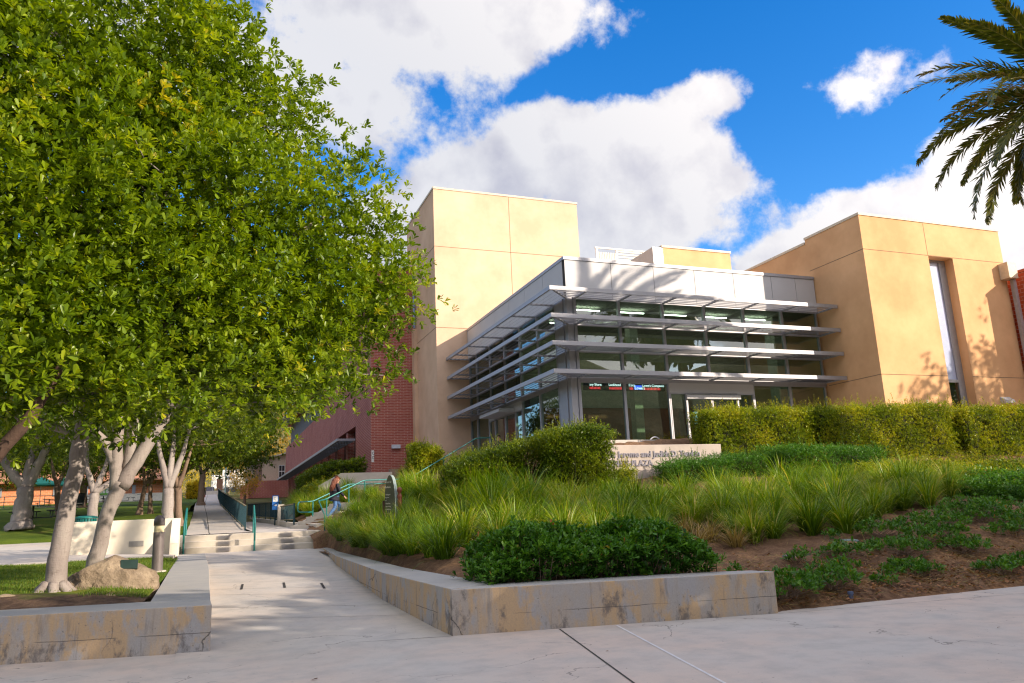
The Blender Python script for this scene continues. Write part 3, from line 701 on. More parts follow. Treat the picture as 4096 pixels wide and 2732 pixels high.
# entrances
mb = MB(); mb.box(20.55,25.5,Y0+.0,Y0+.16,6.86,7.329); mb.build('transom_panel', M_panel, pv); mb = MB(); mb.box(X0+.0,X0+.16,38.26,43.65,6.86,7.329); mb.build('transom_panel', M_panel, pv)
for (a, b) in ((20.57,21.5),(21.5,22.95),(22.97,24.5),(24.5,25.49)): window('x', a, b, ZF, 6.859, mull=.1, name='door_leaf')
for (a, b) in ((38.28,39.3),(39.3,40.9),(40.92,42.6),(42.6,43.64)): window('y', a, b, ZF, 6.859, mull=.1, name='door_leaf')
mb = MB(); mb.box(21.45,24.6,Y0-.12,Y0-.001,6.55,6.75); mb.build('door_operator', M_panel, pv)
mb = MB(); mb.box(X0-.9,X0-.002,39.4,42.7,6.88,7.06); mb.build('door_canopy', M_panel, pv)
# ticker display behind the glass
tk = MB(); tk.box(16.45,20.9,32.95,33.1,7.08,7.5); tko = tk.build('ticker_display', M_dark, pv)
M_tw = emis('ticker white', (.75,.85,.95), 1.6); M_tr = emis('ticker red', (.9,.04,.06), .9); M_tb = emis('ticker blue', (.03,.10,.85), 1.2)
for s, x, z, h, m_ in (('ary Share', 16.72, 7.31, .17, M_tw), ('Lockheed M', 17.75, 7.31, .17, M_tw), ('Corp.', 18.85, 7.31, .17, M_tw), ("Lowe's Companie", 19.62, 7.30, .17, M_tw), ("Lowe's", 19.18, 7.16, .20, M_tw)):
    text('ticker_lettering', s, h, (x, 32.935, z-.02), (R(90),0,0), m_, tko, .002)
mb = MB(); mb.box(19.15,19.58,32.938,32.945,7.13,7.34); mb.build('ticker_logo', M_tb, tko)
mb = MB()
for x in np.concatenate([np.arange(16.72,17.3,.075), np.arange(17.78,18.5,.07), np.arange(18.9,19.05,.07), np.arange(19.7,20.6,.08)]):
    mb.box(x,x+.045,32.937,32.945,7.12,7.12+.10+.03*random.random())
mb.build('ticker_figures', M_tr, tko)
# sunshades
FZ = [11.40, 10.13, 8.87, 7.60]; O = 1.5
for k, zt in enumerate(FZ):
    xo, yo, xe, ye = X0-O, Y0-O, 30.25, 47.25
    sh_ = MB()
    sh_.hexa(((xo,yo,zt-.19),(xe,yo,zt-.19),(xe,yo+.08,zt-.19),(xo+.08,yo+.08,zt-.19),(xo,yo,zt),(xe,yo,zt),(xe,yo+.08,zt),(xo+.08,yo+.08,zt)))
    sh_.hexa(((xo,ye,zt-.19),(xo,yo+.002,zt-.19),(xo+.08,yo+.082,zt-.19),(xo+.08,ye,zt-.19),(xo,ye,zt),(xo,yo+.002,zt),(xo+.08,yo+.082,zt),(xo+.08,ye,zt)))
    so_ = sh_.build('sunshade', M_alu, pv)
    sl = MB()
    for j in range(5):
        d = .22+j*.26; zc = zt-.07
        for (A, B, nrm) in (((xo+d, yo+d, zc), (xe, yo+d, zc), 0), ((xo+d, yo+d, zc), (xo+d, ye, zc), 1)):
            if nrm == 0: sl.hexa(((A[0],A[1],zc-.05),(B[0],A[1],zc-.05),(B[0],A[1]+.012,zc-.05),(A[0],A[1]+.012,zc-.05),(A[0],A[1]+.12,zc+.03),(B[0],A[1]+.12,zc+.03),(B[0],A[1]+.132,zc+.03),(A[0],A[1]+.132,zc+.03)))
            else: sl.hexa(((A[0],A[1],zc-.05),(A[0],B[1],zc-.05),(A[0]+.012,B[1],zc-.05),(A[0]+.012,A[1],zc-.05),(A[0]+.12,A[1],zc+.03),(A[0]+.12,B[1],zc+.03),(A[0]+.132,B[1],zc+.03),(A[0]+.132,A[1],zc+.03)))
    sl.build('slats', M_louver, so_)
    for x in MX: br_ = MB(); br_.box(x-.04,x+.04,yo+.081,Y0-.03,zt-.14,zt-.06); br_.build('bracket', M_alu, so_)
    for y in MY: br_ = MB(); br_.box(xo+.081,X0-.03,y-.04,y+.04,zt-.14,zt-.06); br_.build('bracket', M_alu, so_)
    br_ = MB(); br_.bar((xo+.07,yo+.07,zt-.1), (X0+.02,Y0+.02,zt-.1), .07, .08); br_.build('bracket', M_alu, so_)
# roof plant
mb = MB(); mb.box(26.1,31.2,40,43.5,13.1,17.45); a_ = mb.build('penthouse', M_block, pv)
mb = MB(); mb.box(26.0,31.25,39.95,43.6,17.452,17.6); mb.build('coping', M_cope, a_)
mb = MB(); mb.box(25.35,26.09,40.0,43.4,13.1,17.44); mb.build('duct', M_dkpanel, a_)
sc_ = MB(); sc_.box(23.95,31.,45.0,45.1,18.95,19.05)
for x in (24.,25.55,27.7,29.5): sc_.box(x,x+.12,45.0,45.1,13.1,18.95)
sco = sc_.build('plant_screen', M_white, pv)
mb = MB()
for x in np.arange(24.15,25.5,.13): mb.box(x,x+.06,45.01,45.09,14.,18.7)
for z in np.arange(14.,18.8,.2): mb.box(25.7,27.68,45.01,45.09,z,z+.1)
mb.build('screen_slats', plain('screen slat', (.72,.72,.66), .6), sco)

# plaza slab
mb = MB(); mb.prism([(12.6,27.0),(46,26.6),(46,32),(30.3,32),(15.3,31.98),(15.2,47.2),(12.6,47.2)], 3.3, 4.12); struct(mb.build('plaza_pavement', M_path))

# ------------------------------------------------------------------ brick building
bb = thing('brick_building', 'long dark red brick building with ribbon windows and louvred canopies left of the tower', 'building', (12, 80, 4))
BX, BY, BYE, BT = 10.0, 53.0, 119.8, 19.0
mb = MB()
mb.box(BX,13.15,BY,59.15,3.0,BT)                       # corner bay
mb.box(BX,22,59.15,BYE,8.35,12.0); mb.box(BX+.9,22,59.15,BYE,3.,8.35); mb.box(BX,22,59.16,78,12.0,BT); mb.box(BX+.9,22,78,BYE,12.0,15.2); mb.box(BX,22,78,BYE,15.2,17.2)
for y in np.arange(63.5, BYE, 5.2): mb.box(BX+.1,BX+.9,y,y+.8,3.,8.35)
mb.build('wall', M_brick, bb)
mb = MB(); mb.box(BX-.05,13.2,BY-.05,59.2,BT+.002,BT+.18); mb.box(BX-.05,22,59.21,78,BT+.002,BT+.18); mb.build('coping', plain('maroon coping', (.22,.05,.05), .6), bb)
for y in np.arange(59.6, BYE-5, 5.2):
    f = MB(); f.box(BX+.62,BX+.68,y,y+3.9,4.2,8.3); fo = f.build('window', M_black, bb)
    p = MB(); p.box(BX+.60,BX+.615,y+.1,y+3.8,4.6,8.2); p.build('pane', M_glass, fo)
for y in np.arange(79, BYE-2, 2.6):
    f = MB(); f.box(BX+.72,BX+.78,y,y+2.3,12.1,15.1)
    for q in (0,.78,1.55,2.25): f.box(BX+.5,BX+.72,y+q,y+q+.06,12.1,15.1)
    fo = f.build('window', M_dkpanel, bb); p = MB(); p.box(BX+.70,BX+.715,y+.1,y+2.2,12.2,15.0); p.build('pane', M_milk, fo)
def canopy(y0, y1, z, out):
    c_ = MB(); c_.box(BX-out,BX-out+.1,y0,y1,z-.2,z); c_.box(BX-out+.1,BX,y0,y0+.1,z-.18,z-.02)
    co = c_.build('canopy', M_alu, bb); s2 = MB()
    for x in np.arange(BX-out+.2, BX, .22): s2.box(x,x+.1,y0+.1,y1,z-.13,z-.03)
    for y in np.arange(y0+1.3, y1, 1.3): s2.box(BX-out+.1,BX,y,y+.08,z-.2,z-.13)
    s2.build('slats', M_louver, co)
canopy(59.3, 118, 7.45, 1.35); canopy(79, 121, 15.35, 1.3)
mb = MB(); mb.box(11.4,12.0,BY-.22,BY-.002,6.1,6.35); mb.build('wall_lamp', plain('lamp housing', (.55,.6,.68), .4), bb)
mb = MB(); mb.box(10.03,10.2,BY-.03,BY-.002,5.2,6.0); sg = mb.build('plate', M_white, bb)
text('plate_lettering', 'C\nC', .28, (10.05, BY-.035, 5.7), (R(90),0,0), M_dark, sg, .002)

# terrace planter wall in front of the brick building
tp = thing('terrace_wall', 'beige concrete terrace wall with one sloping end below the brick building', 'terrace wall', (7, 38, 3))
mb = MB(); mb.box(6.0,8.55,39.6,39.9,2.2,3.78); mb.hexa(((4.9,39.6,2.2),(6.0,39.6,2.2),(6.0,39.9,2.2),(4.9,39.9,2.2),(4.9,39.6,3.2),(6.0,39.6,3.78),(6.0,39.9,3.78),(4.9,39.9,3.2))); mb.build('wall', M_clight, tp)
mb = MB(); mb.box(8.5,8.9,39.7,40.2,3.2,3.95); tag(mb.build('utility_box', M_barkd, None, bevel=.02), 'small dark utility box at the end of the terrace wall', 'utility box')

# sign wall
sw = thing('sign_wall', 'low pinkish concrete wall with raised metal lettering between two hedges', 'sign wall', (14.5, 24, 2.4))
mb = MB(); mb.box(11.9,17.4,24.0,24.35,1.9,3.66); mb.build('wall', plain('pinkish concrete', (.40,.345,.31), .85, var=.12, scale=1.8), sw, bevel=.015)
M_let = plain('metal letters', (.15,.145,.18), .5, .3)
text('lettering', 'S. Jerome and Judith D. Tamkin', .285, (12.83,23.985,3.24), (R(90),0,0), M_let, sw, .014, bold=.008, sx=1.0)
text('lettering', 'BUSINESS PLAZA', .285, (12.33,23.985,2.93), (R(90),0,0), M_let, sw, .014, bold=.008, sx=1.0)

# ------------------------------------------------------------------ handrails and railings
def fillet(pts, r=.1, n=4):
    P = [Vector(p) for p in pts]; out = [P[0]]
    for a, b, c in zip(P[:-2], P[1:-1], P[2:]):
        d1_ = (a-b); d2_ = (c-b); k = min(r, d1_.length*.45, d2_.length*.45); p = b+d1_.normalized()*k; q = b+d2_.normalized()*k
        for i in range(n+1): t_ = i/n; out.append(p*(1-t_)**2+b*2*t_*(1-t_)+q*t_*t_)
    out.append(P[-1]); return out
def rail(label, rails, posts, mat, rr=.026, group=None):
    b = posts[0][0]; t_ = thing('handrail', label, 'handrail', b, group=group)
    for r_ in rails: m = MB(); m.tube(fillet(r_), rr, 8); m.build('rail', mat, t_, smooth=True)
    for a, c in posts: m = MB(); m.tube([a, c], rr*.95, 8); m.lathe(a, [(.06,0),(.06,.012),(.03,.016)], 10); m.build('post', mat, t_, smooth=False)
    return t_
for x, y0_, w_ in ((-.87, 30.12, 'left'), (1.45, 29.42, 'middle')):
    rail('teal stair handrail seen end-on, %s one of the pair across the wide steps' % ('the' if w_ == 'left' else 'the'), [[(x,y0_+.02,.95),(x,y0_+.02,1.55),(x+.02,y0_+1.5,2.2),(x+.02,y0_+1.5,1.75)]], [((x,y0_+.02,.6),(x,y0_+.02,1.55)),((x+.02,y0_+1.5,1.2),(x+.02,y0_+1.5,2.2))], M_teal, .034)['label'] = \
      ('teal stair handrail seen end-on beside the cream low wall' if w_ == 'left' else 'teal stair handrail seen end-on in the middle of the wide steps')
rail('teal handrail climbing from the stair foot past the walking person to the plaza',
 [[(3.8,29.0,1.2),(3.8,29.0,1.72),(3.82,30.9,2.27),(4.15,31.5,2.33),(5.75,32.1,3.05),(7.8,32.95,3.1),(11.4,34.4,4.95),(12.2,34.7,5.0)]],
 [((3.8,29.0,.62),(3.8,29.0,1.7)),((4.2,31.5,1.3),(4.2,31.5,2.34)),((5.8,32.12,2.0),(5.8,32.12,3.05)),((7.8,32.95,2.1),(7.8,32.95,3.09)),((9.6,33.68,3.0),(9.6,33.68,4.0))], M_teal)
rail('teal handrail with a looped lower end left of the walking person',
 [[(3.92,33.6,1.88),(3.3,33.4,1.9),(3.3,33.4,2.3),(3.92,33.6,2.32),(5.5,34.25,3.0),(7.6,35.1,3.02),(7.6,35.1,2.5)]],
 [((3.92,33.6,1.2),(3.92,33.6,2.3)),((5.5,34.25,2.0),(5.5,34.25,3.0)),((7.6,35.1,2.1),(7.6,35.1,3.0))], M_teal)
M_rtop = plain('worn tan rail top', (.26,.22,.14), .6)
def picket(label, pts, h, post_gap, mat, group=None):
    """pts: list of (x,y,z) along the base"""
    t_ = thing('picket_railing', label, 'railing', pts[0], group=group); M_tp = M_rtop; pk = MB(); tr_ = MB(); ps = MB()
    P = [Vector(p) for p in pts]; up = Vector((0,0,1)); acc = 0
    for a, b in zip(P[:-1], P[1:]):
        L = (b-a).length; n_ = max(1, int(L/.16)); tr_.bar(a+up*h, b+up*h, .06, .045); tr_.bar(a+up*.12, b+up*.12, .035, .035)
        for i in range(n_): q = a+(b-a)*(i/n_); pk.bar(q+up*.12, q+up*(h-.02), .013, .013, (1,0,0))
        for i in range(max(1, int(L/post_gap))): q = a+(b-a)*(i*post_gap/L); ps.bar(q-up*.1, q+up*(h+.03), .06, .06, (1,0,0))
    tr_.build('top_rail', M_rtop, t_); pk.build('pickets', mat, t_); ps.build('posts', mat, t_); return t_
picket('dark teal picket railing between the upper path and the ramp', [(float(re_(y)), y, pz(y)+.0) for y in (36.3,42,48,54,60,75,95)], 1.05, 2.3, M_navy)
picket('dark picket railing on the kerb beyond the concrete pier', [(float(rre(y))+.12, y, rz_(y)+.2) for y in (40.1,46,52,60)], .95, 2.4, M_navy)
picket('short dark picket railing between the pier and the grassy slope', [(3.2,33.9,1.5),(3.14,36.6,1.5),(3.1,39.5,1.5)], .75, 1.9, M_navy)
# wheelchair sign
ws = thing('wheelchair_sign', 'small blue wheelchair access sign with white arrow beside the ramp', 'sign', (3.0, 40, 1.9))
m = MB(); m.box(2.78,3.08,40.6,40.63,2.12,2.82); pb = m.build('panel', plain('sign blue', (.02,.13,.42), .45), ws)
m = MB(); m.box(2.82,3.04,40.588,40.598,2.52,2.78); m.build('white_square', M_white, pb)
m = MB(); m.tube([(2.90,40.582,2.66),(2.90,40.582,2.62),(2.93,40.582,2.59),(2.97,40.582,2.60)], .008, 6); m.lathe((2.905,40.58,2.70), [(.015,0),(.015,.025)], 8); m.build('wheelchair_mark', M_dark, pb)
m = MB(); m.box(2.86,2.96,40.588,40.598,2.33,2.36); m.prism([(2.95,40.585),(3.01,40.585),(3.01,40.597),(2.95,40.597)], [2.29,2.34,2.34,2.29], [2.40,2.35,2.35,2.40]); m.build('arrow', M_white, pb)
m = MB(); m.box(2.9,2.96,40.635,40.67,1.3,2.5); m.build('post', M_navy, ws)

# ------------------------------------------------------------------ monument sign with turned wooden post
sg = thing('directory_sign', 'green arched directory sign with a carved reddish post on the grassy slope', 'sign', (4.9, 23, 1.15))
M_sgn = plain('sign green grey', (.085,.095,.06), .5); M_edge = plain('sign edge', (.45,.55,.52), .4)
prof = [(-.30,0),(.14,0),(.14,.72)] + [(-.08+.22*math.cos(a), .78+.68*math.sin(a)) for a in np.linspace(.12, math.pi-.12, 12)] + [(-.30,.72)]
sd_ = Vector((.75,.66,0)).normalized(); sn = Vector((sd_.y,-sd_.x,0))
sd_ = Vector((1,.0,0)); sn = Vector((.0,-1,0)); ang = R(-38)
sd_ = Vector((math.cos(ang), math.sin(ang), 0)); sn = Vector((math.sin(ang), -math.cos(ang), 0))
c0 = Vector((4.93,23.0,1.14)); k_ = 1.05; m = MB(); n_ = len(prof); hw = .095
for s_ in (1,-1):
    m.v += [tuple(c0+sd_*(p[0]*.72+.06)*k_+Vector((0,0,p[1]*1.12))+sn*hw*s_) for p in prof]
m.f += [tuple(range(n_)), tuple(reversed(range(n_, 2*n_)))]+[(i, i+n_, (i+1)%n_+n_, (i+1)%n_) for i in range(n_)]
# panel + edge band
panel = m.build('panel', M_sgn, sg)
bm = bmesh.new(); bm.from_mesh(panel.data); bmesh.ops.recalc_face_normals(bm, faces=bm.faces); bm.to_mesh(panel.data); bm.free()
panel.data.materials.append(M_edge)
for p_ in panel.data.polygons:
    if abs(p_.normal.dot(sn)) < .5: p_.material_index = 1
M_sgt = plain('sign lettering cream', (.62,.62,.52), .6)
rz0 = math.atan2(sd_.y, sd_.x)
for i, (s, h, z) in enumerate((('School of', .085, 1.36), ('Business', .085, 1.22), ('- Undergrad', .055, 1.02), ('Programs', .055, .94), ('and', .05, .86), ('- Dean Suite', .055, .77), ('- Accounting', .055, .69), ('- Conference', .055, .61), ('110', .05, .50), ('- Lobby', .055, .42))):
    p = c0+sd_*(-.15)+sn*(hw+.004)+Vector((0,0,z*1.03)); text('sign_lettering', s, h, p, (R(90),0,rz0), M_sgt, panel, .002, sx=.62)
m = MB(); m.bar(c0+sd_*-.18+sn*(hw+.003)+Vector((0,0,.2)), c0+sd_*.14+sn*(hw+.003)+Vector((0,0,.2)), .006, .012); m.build('divider', M_sgt, sg)
pc = c0+sd_*.27+Vector((0,0,-.1))
m = MB(); m.lathe(pc, [(.075,0),(.075,.5),(.06,.56),(.07,.62),(.05,.68),(.072,.78),(.052,.86),(.074,.95),(.055,1.02),(.07,1.08),(.07,1.14),(.035,1.18),(.06,1.22),(.075,1.27),(.075,1.31),(.05,1.36),(.0,1.37)], 16)
m.build('turned_post', plain('red stained wood', (.22,.065,.035), .45), sg, smooth=True)
m = MB(); m.bar(c0+sd_*-.235+Vector((0,0,-.1)), c0+sd_*-.235+Vector((0,0,.9)), .07, .07, (1,0,0)); m.build('side_post', plain('dark stained wood', (.10,.035,.025), .5), sg)

# ------------------------------------------------------------------ bollard, boulder, small things
bo = thing('bollard_light', 'dark grey domed bollard light with a pale band at the lawn edge', 'bollard', (-1.08, 19.5, .66))
M_bol = plain('bollard bronze grey', (.15,.13,.13), .5, .2)
m = MB(); m.lathe((-1.08,19.5,.62), [(.115,0),(.115,.84)], 24); m.build('post', M_bol, bo, smooth=False)
m = MB(); m.lathe((-1.08,19.5,1.461), [(.105,0),(.105,.14)], 24); m.build('lens', plain('pale band', (.62,.55,.36), .4), bo)
m = MB(); m.lathe((-1.08,19.5,1.602), [(.118,0),(.118,.10),(.11,.15),(.09,.19),(.055,.22),(.0,.232)], 24); m.build('cap', M_bol, bo, smooth=True)
m = MB(); m.lathe((-1.08,19.5,.6), [(.19,0),(.19,.03)], 20); m.build('footing', M_clight, bo)
rk = thing('boulder', 'large tan boulder with a dark plaque on the lawn beside the white trunk', 'rock', (-1.5, 14.9, .6))
bm = bmesh.new(); bmesh.ops.create_icosphere(bm, subdivisions=5, radius=1)
from mathutils import noise as mn
for v in bm.verts:
    p = v.co.copy(); n1 = mn.fractal(p*1.2+Vector((3.1,1.7,9)), .8, 2.2, 4); n2 = mn.fractal(p*5, .7, 2.1, 4)
    q = p*(1+.16*n1+.03*n2)
    if q.z > .0: q.z *= 1.0-.10*abs(q.x)
    q.z = min(q.z, .92-.55*abs(q.x-.0)+.05*n1)
    v.co = Vector((-1.50+q.x*.70, 15.0+q.y*.5, .60+q.z*.60))
me = bpy.data.meshes.new('stone'); bm.to_mesh(me); bm.free()
t = MT('boulder stone').set(.9, 0, .2); c = t.ramp(t.noise(3.5, 7, .7), [(.3, (.15,.115,.08)), (.5, (.25,.195,.14)), (.7, (.36,.29,.21))]); c = t.mix(t.ramp(t.noise(40, 4, .7), [(.58, 0.), (.68, .6)]), c, (.12,.10,.08)); t.col(c); t.bump(t.noise(9, 8, .7), .9, .05)
me.materials.append(t.m); so_ = bpy.data.objects.new('stone', me); COL.objects.link(so_); adopt(so_, rk)
me.update(); pv_ = min(me.vertices, key=lambda v: (v.co.x+1.23)**2+(v.co.y-14.72)**2+(0 if v.co.z > .7 else 9)); pn = pv_.normal.normalized()
m = MB(); a = Vector((-1.32,14.62,1.13)); ux = Vector((.78,.12,-.60)).normalized(); uy = Vector((.05,.75,.55)).normalized(); nn = ux.cross(uy).normalized()
ux = Vector((1,0,0)); ux = (ux-pn*ux.dot(pn)).normalized(); uy = pn.cross(ux); a = pv_.co-ux*.13-uy*.08; nn = pn
m.hexa([a-nn*.05, a+ux*.26-nn*.05, a+ux*.26+uy*.16-nn*.05, a+uy*.16-nn*.05, a+nn*.03, a+ux*.26+nn*.03, a+ux*.26+uy*.16+nn*.03, a+uy*.16+nn*.03]); m.build('plaque', plain('dark green bronze', (.03,.06,.055), .4, .4), rk)
for (x, y, s, lab) in ((-2.75, 13.75, .13, 'small pale stone on the bare soil left of the leaning trunk'), (-1.35, 13.2, .06, 'tiny grey pebble in the grass in front of the boulder')):
    bm = bmesh.new(); bmesh.ops.create_icosphere(bm, subdivisions=3, radius=s)
    for v in bm.verts: v.co = Vector((v.co.x*1.3, v.co.y, v.co.z*.75))*(1+.3*mn.noise(v.co*9)) + Vector((x,y,.62))
    me = bpy.data.meshes.new('stone'); bm.to_mesh(me); bm.free(); me.materials.append(t.m); o = bpy.data.objects.new('stone', me); COL.objects.link(o); tag(o, lab, 'stone')
sp_ = thing('tree_stump', 'sawn tree stump between the leafy shrub and the grass clumps', 'stump', (5.25, 13.3, .7))
m = MB(); m.lathe((5.25,13.3,.55), [(.58,0),(.54,.3),(.53,.52)], 26); m.build('bark', M_barkd, sp_)
m = MB(); m.lathe((5.25,13.3,1.071), [(.525,0),(.52,.012)], 26); t = MT('sawn wood').set(.8); t.col(t.ramp(t.noise(5, 6, .7), [(.3, (.36,.22,.13)), (.7, (.60,.42,.27))])); m.build('sawn_top', t.m, sp_)
for (x, y, rz_a, lab, c_) in ((10.3, 12.35, .4, 'purple-grey plastic valve lid lying on the soil, left one', (.30,.22,.34)), (12.1, 12.75, -.3, 'round-edged green and lilac valve box lid on the soil right of the grass', (.20,.27,.27))):
    z = soil_f(x, y); m = MB(); m.box(-.17,.17,-.11,.11,-.06,.035); o = m.build('valve_box_lid', plain('lid plastic', c_, .5), None, bevel=.02); o.location = (x,y,z-.01); o.rotation_euler = (.06,.03,rz_a); tag(o, lab, 'valve lid')
m = MB(); m.lathe((9.3,9.9,-.02), [(.035,0),(.035,.13),(.045,.13),(.045,.17)], 12); tag(m.build('pipe_stub', plain('dull blue plastic', (.10,.14,.25), .5)), 'short blue pipe stub at the sidewalk edge among mulch', 'pipe stub')

# ------------------------------------------------------------------ bin, hoop
bn = thing('litter_bin', 'teal slatted litter bin behind the cream low wall', 'litter bin', (-4.1, 31.4, .7))
m = MB(); m.lathe((-4.1,31.4,.7), [(.29,0),(.29,1.25)], 20); m.build('liner', M_black, bn)
m = MB()
for k in range(22):
    a = 2*math.pi*k/22; p = Vector((-4.1+.31*math.cos(a), 31.4+.31*math.sin(a), .75)); m.bar(p, p+Vector((.01*math.cos(a), .01*math.sin(a), 1.2)), .06, .02, (math.cos(a), math.sin(a), 0))
m.build('slats', M_teal, bn); m = MB(); m.lathe((-4.1,31.4,1.96), [(.36,0),(.36,.05),(.2,.09)], 20); m.build('lid', M_teal, bn)
m = MB(); m.tube([(17.05+.33*math.cos(a)+.33, 28.5, 3.95+.42*math.sin(a)) for a in np.linspace(0, math.pi, 12)], .03, 8); tag(m.build('bike_hoop', M_alu, smooth=True), 'shiny metal bicycle hoop seen over the lettered wall', 'bike hoop')

# ------------------------------------------------------------------ cafe and far end of the path
cf = thing('cafe_building', 'low orange brick cafe building with tiled eaves far across the lawn', 'building', (-12, 104, 4))
m = MB(); m.box(-34,-4.55,100,112,3.8,6.86); m.build('wall', M_brick2, cf)
m = MB(); m.box(-13.6,-5.4,99.95,99.995,3.8,5.35); m.build('white_base', M_white2, cf)
m = MB(); m.hexa(((-35,98.6,6.75),(-4.2,98.6,6.75),(-4.2,113,9.9),(-35,113,9.9),(-35,98.6,6.9),(-4.2,98.6,6.9),(-4.2,113,10.05),(-35,113,10.05))); t = MT('roof tiles').set(.8); t.col(t.ramp(t.noise(5, 5, .7), [(.3, (.30,.12,.06)), (.7, (.55,.27,.15))])); m.build('roof', t.m, cf)
m = MB(); m.box(-5.37,-4.6,99.9,99.98,4.3,6.4); m.build('door', plain('sage door', (.27,.36,.25), .6), cf)
m = MB(); m.box(-12.1,-10.9,99.85,99.94,5.3,6.35); f_ = m.build('notice_board', plain('bright green frame', (.12,.42,.03), .5), cf)
for i in range(2):
    for j in range(3): m = MB(); m.box(-11.95+j*.35,-11.68+j*.35,99.83,99.845,5.45+i*.4,5.78+i*.4); m.build('poster', M_white, f_)
for x in (-13.4,-8.6,-16.5,-19,-22): m = MB(); m.box(x,x+.6 if x < -14 else x+.35,99.9,99.97,5.3,6.3); m.build('window', M_dkpanel, cf)
m = MB(); m.box(-36,-10.2,78,99.9,3.3,3.62); struct(m.build('terrace', M_clight))
M_umb = plain('umbrella canvas teal', (.02,.24,.18), .8); 
def umbrella(x, y, z, closed=False, lab=''):
    t_ = thing('umbrella', lab, 'umbrella', (x,y,z), group='cafe umbrellas')
    m = MB(); m.tube([(x,y,z),(x,y,z+2.9)], .03, 6); m.build('pole', M_white, t_)
    m = MB()
    if closed: m.lathe((x,y,z), [(.05,1.2),(.2,1.5),(.12,2.2),(.03,2.9)], 10)
    else: m.lathe((x,y,z), [(1.5,2.15),(1.48,2.28),(.8,2.6),(.03,2.9)], 8)
    m.build('canopy', plain('yellow canvas', (.60,.40,.02), .8) if closed else M_umb, t_); return t_
umbrella(-14.2,80,3.35,False,'open teal umbrella, leftmost on the cafe terrace'); umbrella(-12.6,81,3.35,False,'open teal umbrella behind the leaning trunk on the cafe terrace'); umbrella(-14.9,78.6,3.2,True,'closed yellow umbrella on the cafe terrace')
tbl = None
def table(x, y, z, lab):
    t_ = thing('cafe_table', lab, 'table', (x,y,z), group='tables with fixed stools by the cafe')
    m = MB(); m.lathe((0,0,.72), [(.55,0),(.55,.04)], 14); m.build('table_top', M_dkpanel, t_, local=True)
    m = MB(); m.tube([(0,0,0),(0,0,.72)], .05, 6); m.tube([(-.9,0,.12),(.9,0,.12)], .03, 6); m.tube([(0,-.9,.12),(0,.9,.12)], .03, 6); m.build('pedestal', M_black, t_, local=True)
    for a in range(4):
        m = MB(); cx_, cy_ = .9*math.cos(a*math.pi/2), .9*math.sin(a*math.pi/2); m.lathe((cx_,cy_,.42), [(.19,0),(.19,.05)], 10); m.tube([(cx_,cy_,.12),(cx_,cy_,.42)], .025, 5); m.build('stool', M_black, t_, local=True)
    return t_
t0_ = table(-12.9, 97.5, 4.35, 'round table with fixed stools left of the leaning trunk, by the cafe')
TL = ['round table with fixed stools in front of the notice board', 'round table with fixed stools right of the notice board', 'round table with fixed stools near the sage door', 'dark table with fixed stools on the shaded terrace', 'dark table with fixed stools at the terrace edge', 'table with fixed stools on the upper lawn left of the trees', 'table with fixed stools behind the forked grey tree']
for (x, y, z), lab in zip(((-11.2,97.5,4.35),(-9.6,97.4,4.35),(-7.3,97.2,4.35),(-13.8,82,3.62),(-11.9,80.5,3.62),(-8.6,47,2.15),(-7.0,47.5,2.2)), TL):
    c_ = dup(t0_); c_.location = (x,y,z); c_['label'] = lab
# terrace railing
m = MB()
for z in (4.1,4.55): m.tube([(-30,78.1,z),(-10.4,78.1,z)], .03, 5)
for x in np.arange(-30,-10,1.5): m.tube([(x,78.1,3.62),(x,78.1,4.55)], .03, 5)
tag(m.build('terrace_rail', M_teal), 'thin teal railing along the cafe terrace edge', 'railing')
m = MB(); m.lathe((-8.0,58,3.1), [(.22,0),(.27,.75),(.3,.78)], 12); tag(m.build('waste_bin', M_black), 'black waste bin hanging beside the forked thin trees', 'waste bin')
# low building far right of path
fb = thing('plaster_building', 'small beige plaster building with sloping roof and brick base beyond the ramp', 'building', (8, 125, 5))
m = MB(); n0 = 5.2
m.prism([(5.8,125),(16,125),(16,134),(5.8,134)], [n0]*4, [10.45,12.9,12.9,10.45]); m.build('wall', plain('warm plaster', (.52,.42,.31), .85), fb)
m = MB(); m.prism([(4.7,124.4),(16.5,124.4),(16.5,134.5),(4.7,134.5)], [10.2,13.05,13.05,10.2], [10.4,13.25,13.25,10.4]); m.build('roof', M_cope, fb)
m = MB(); m.box(4.85,5.79,125.2,133,n0,10.1); m.build('side_wall', plain('grey plaster', (.33,.29,.24), .85), fb)
m = MB(); m.box(5.85,6.95,124.9,124.99,n0,10.2); m.build('porch_opening', M_barkd, fb)
m = MB(); m.box(9.4,10.3,124.9,124.99,8.0,9.9); f_ = m.build('window_frame', M_white, fb)
for i in (0,1):
    for j in (0,1): m = MB(); m.box(9.47+.42*i,9.82+.42*i,124.87,124.895,8.1+.92*j,8.9+.92*j); m.build('pane', M_dark, f_)
m = MB(); m.box(5.0,16,123.5,124.85,5.0,7.55); m.build('brick_base', M_brick, fb); m = MB(); m.prism([(3.9,122.5),(5.0,122.5),(5.0,124.8),(3.9,124.8)], 4.9, [6.5,7.4,7.4,6.5]); m.build('brick_cheek', M_brick2, fb)
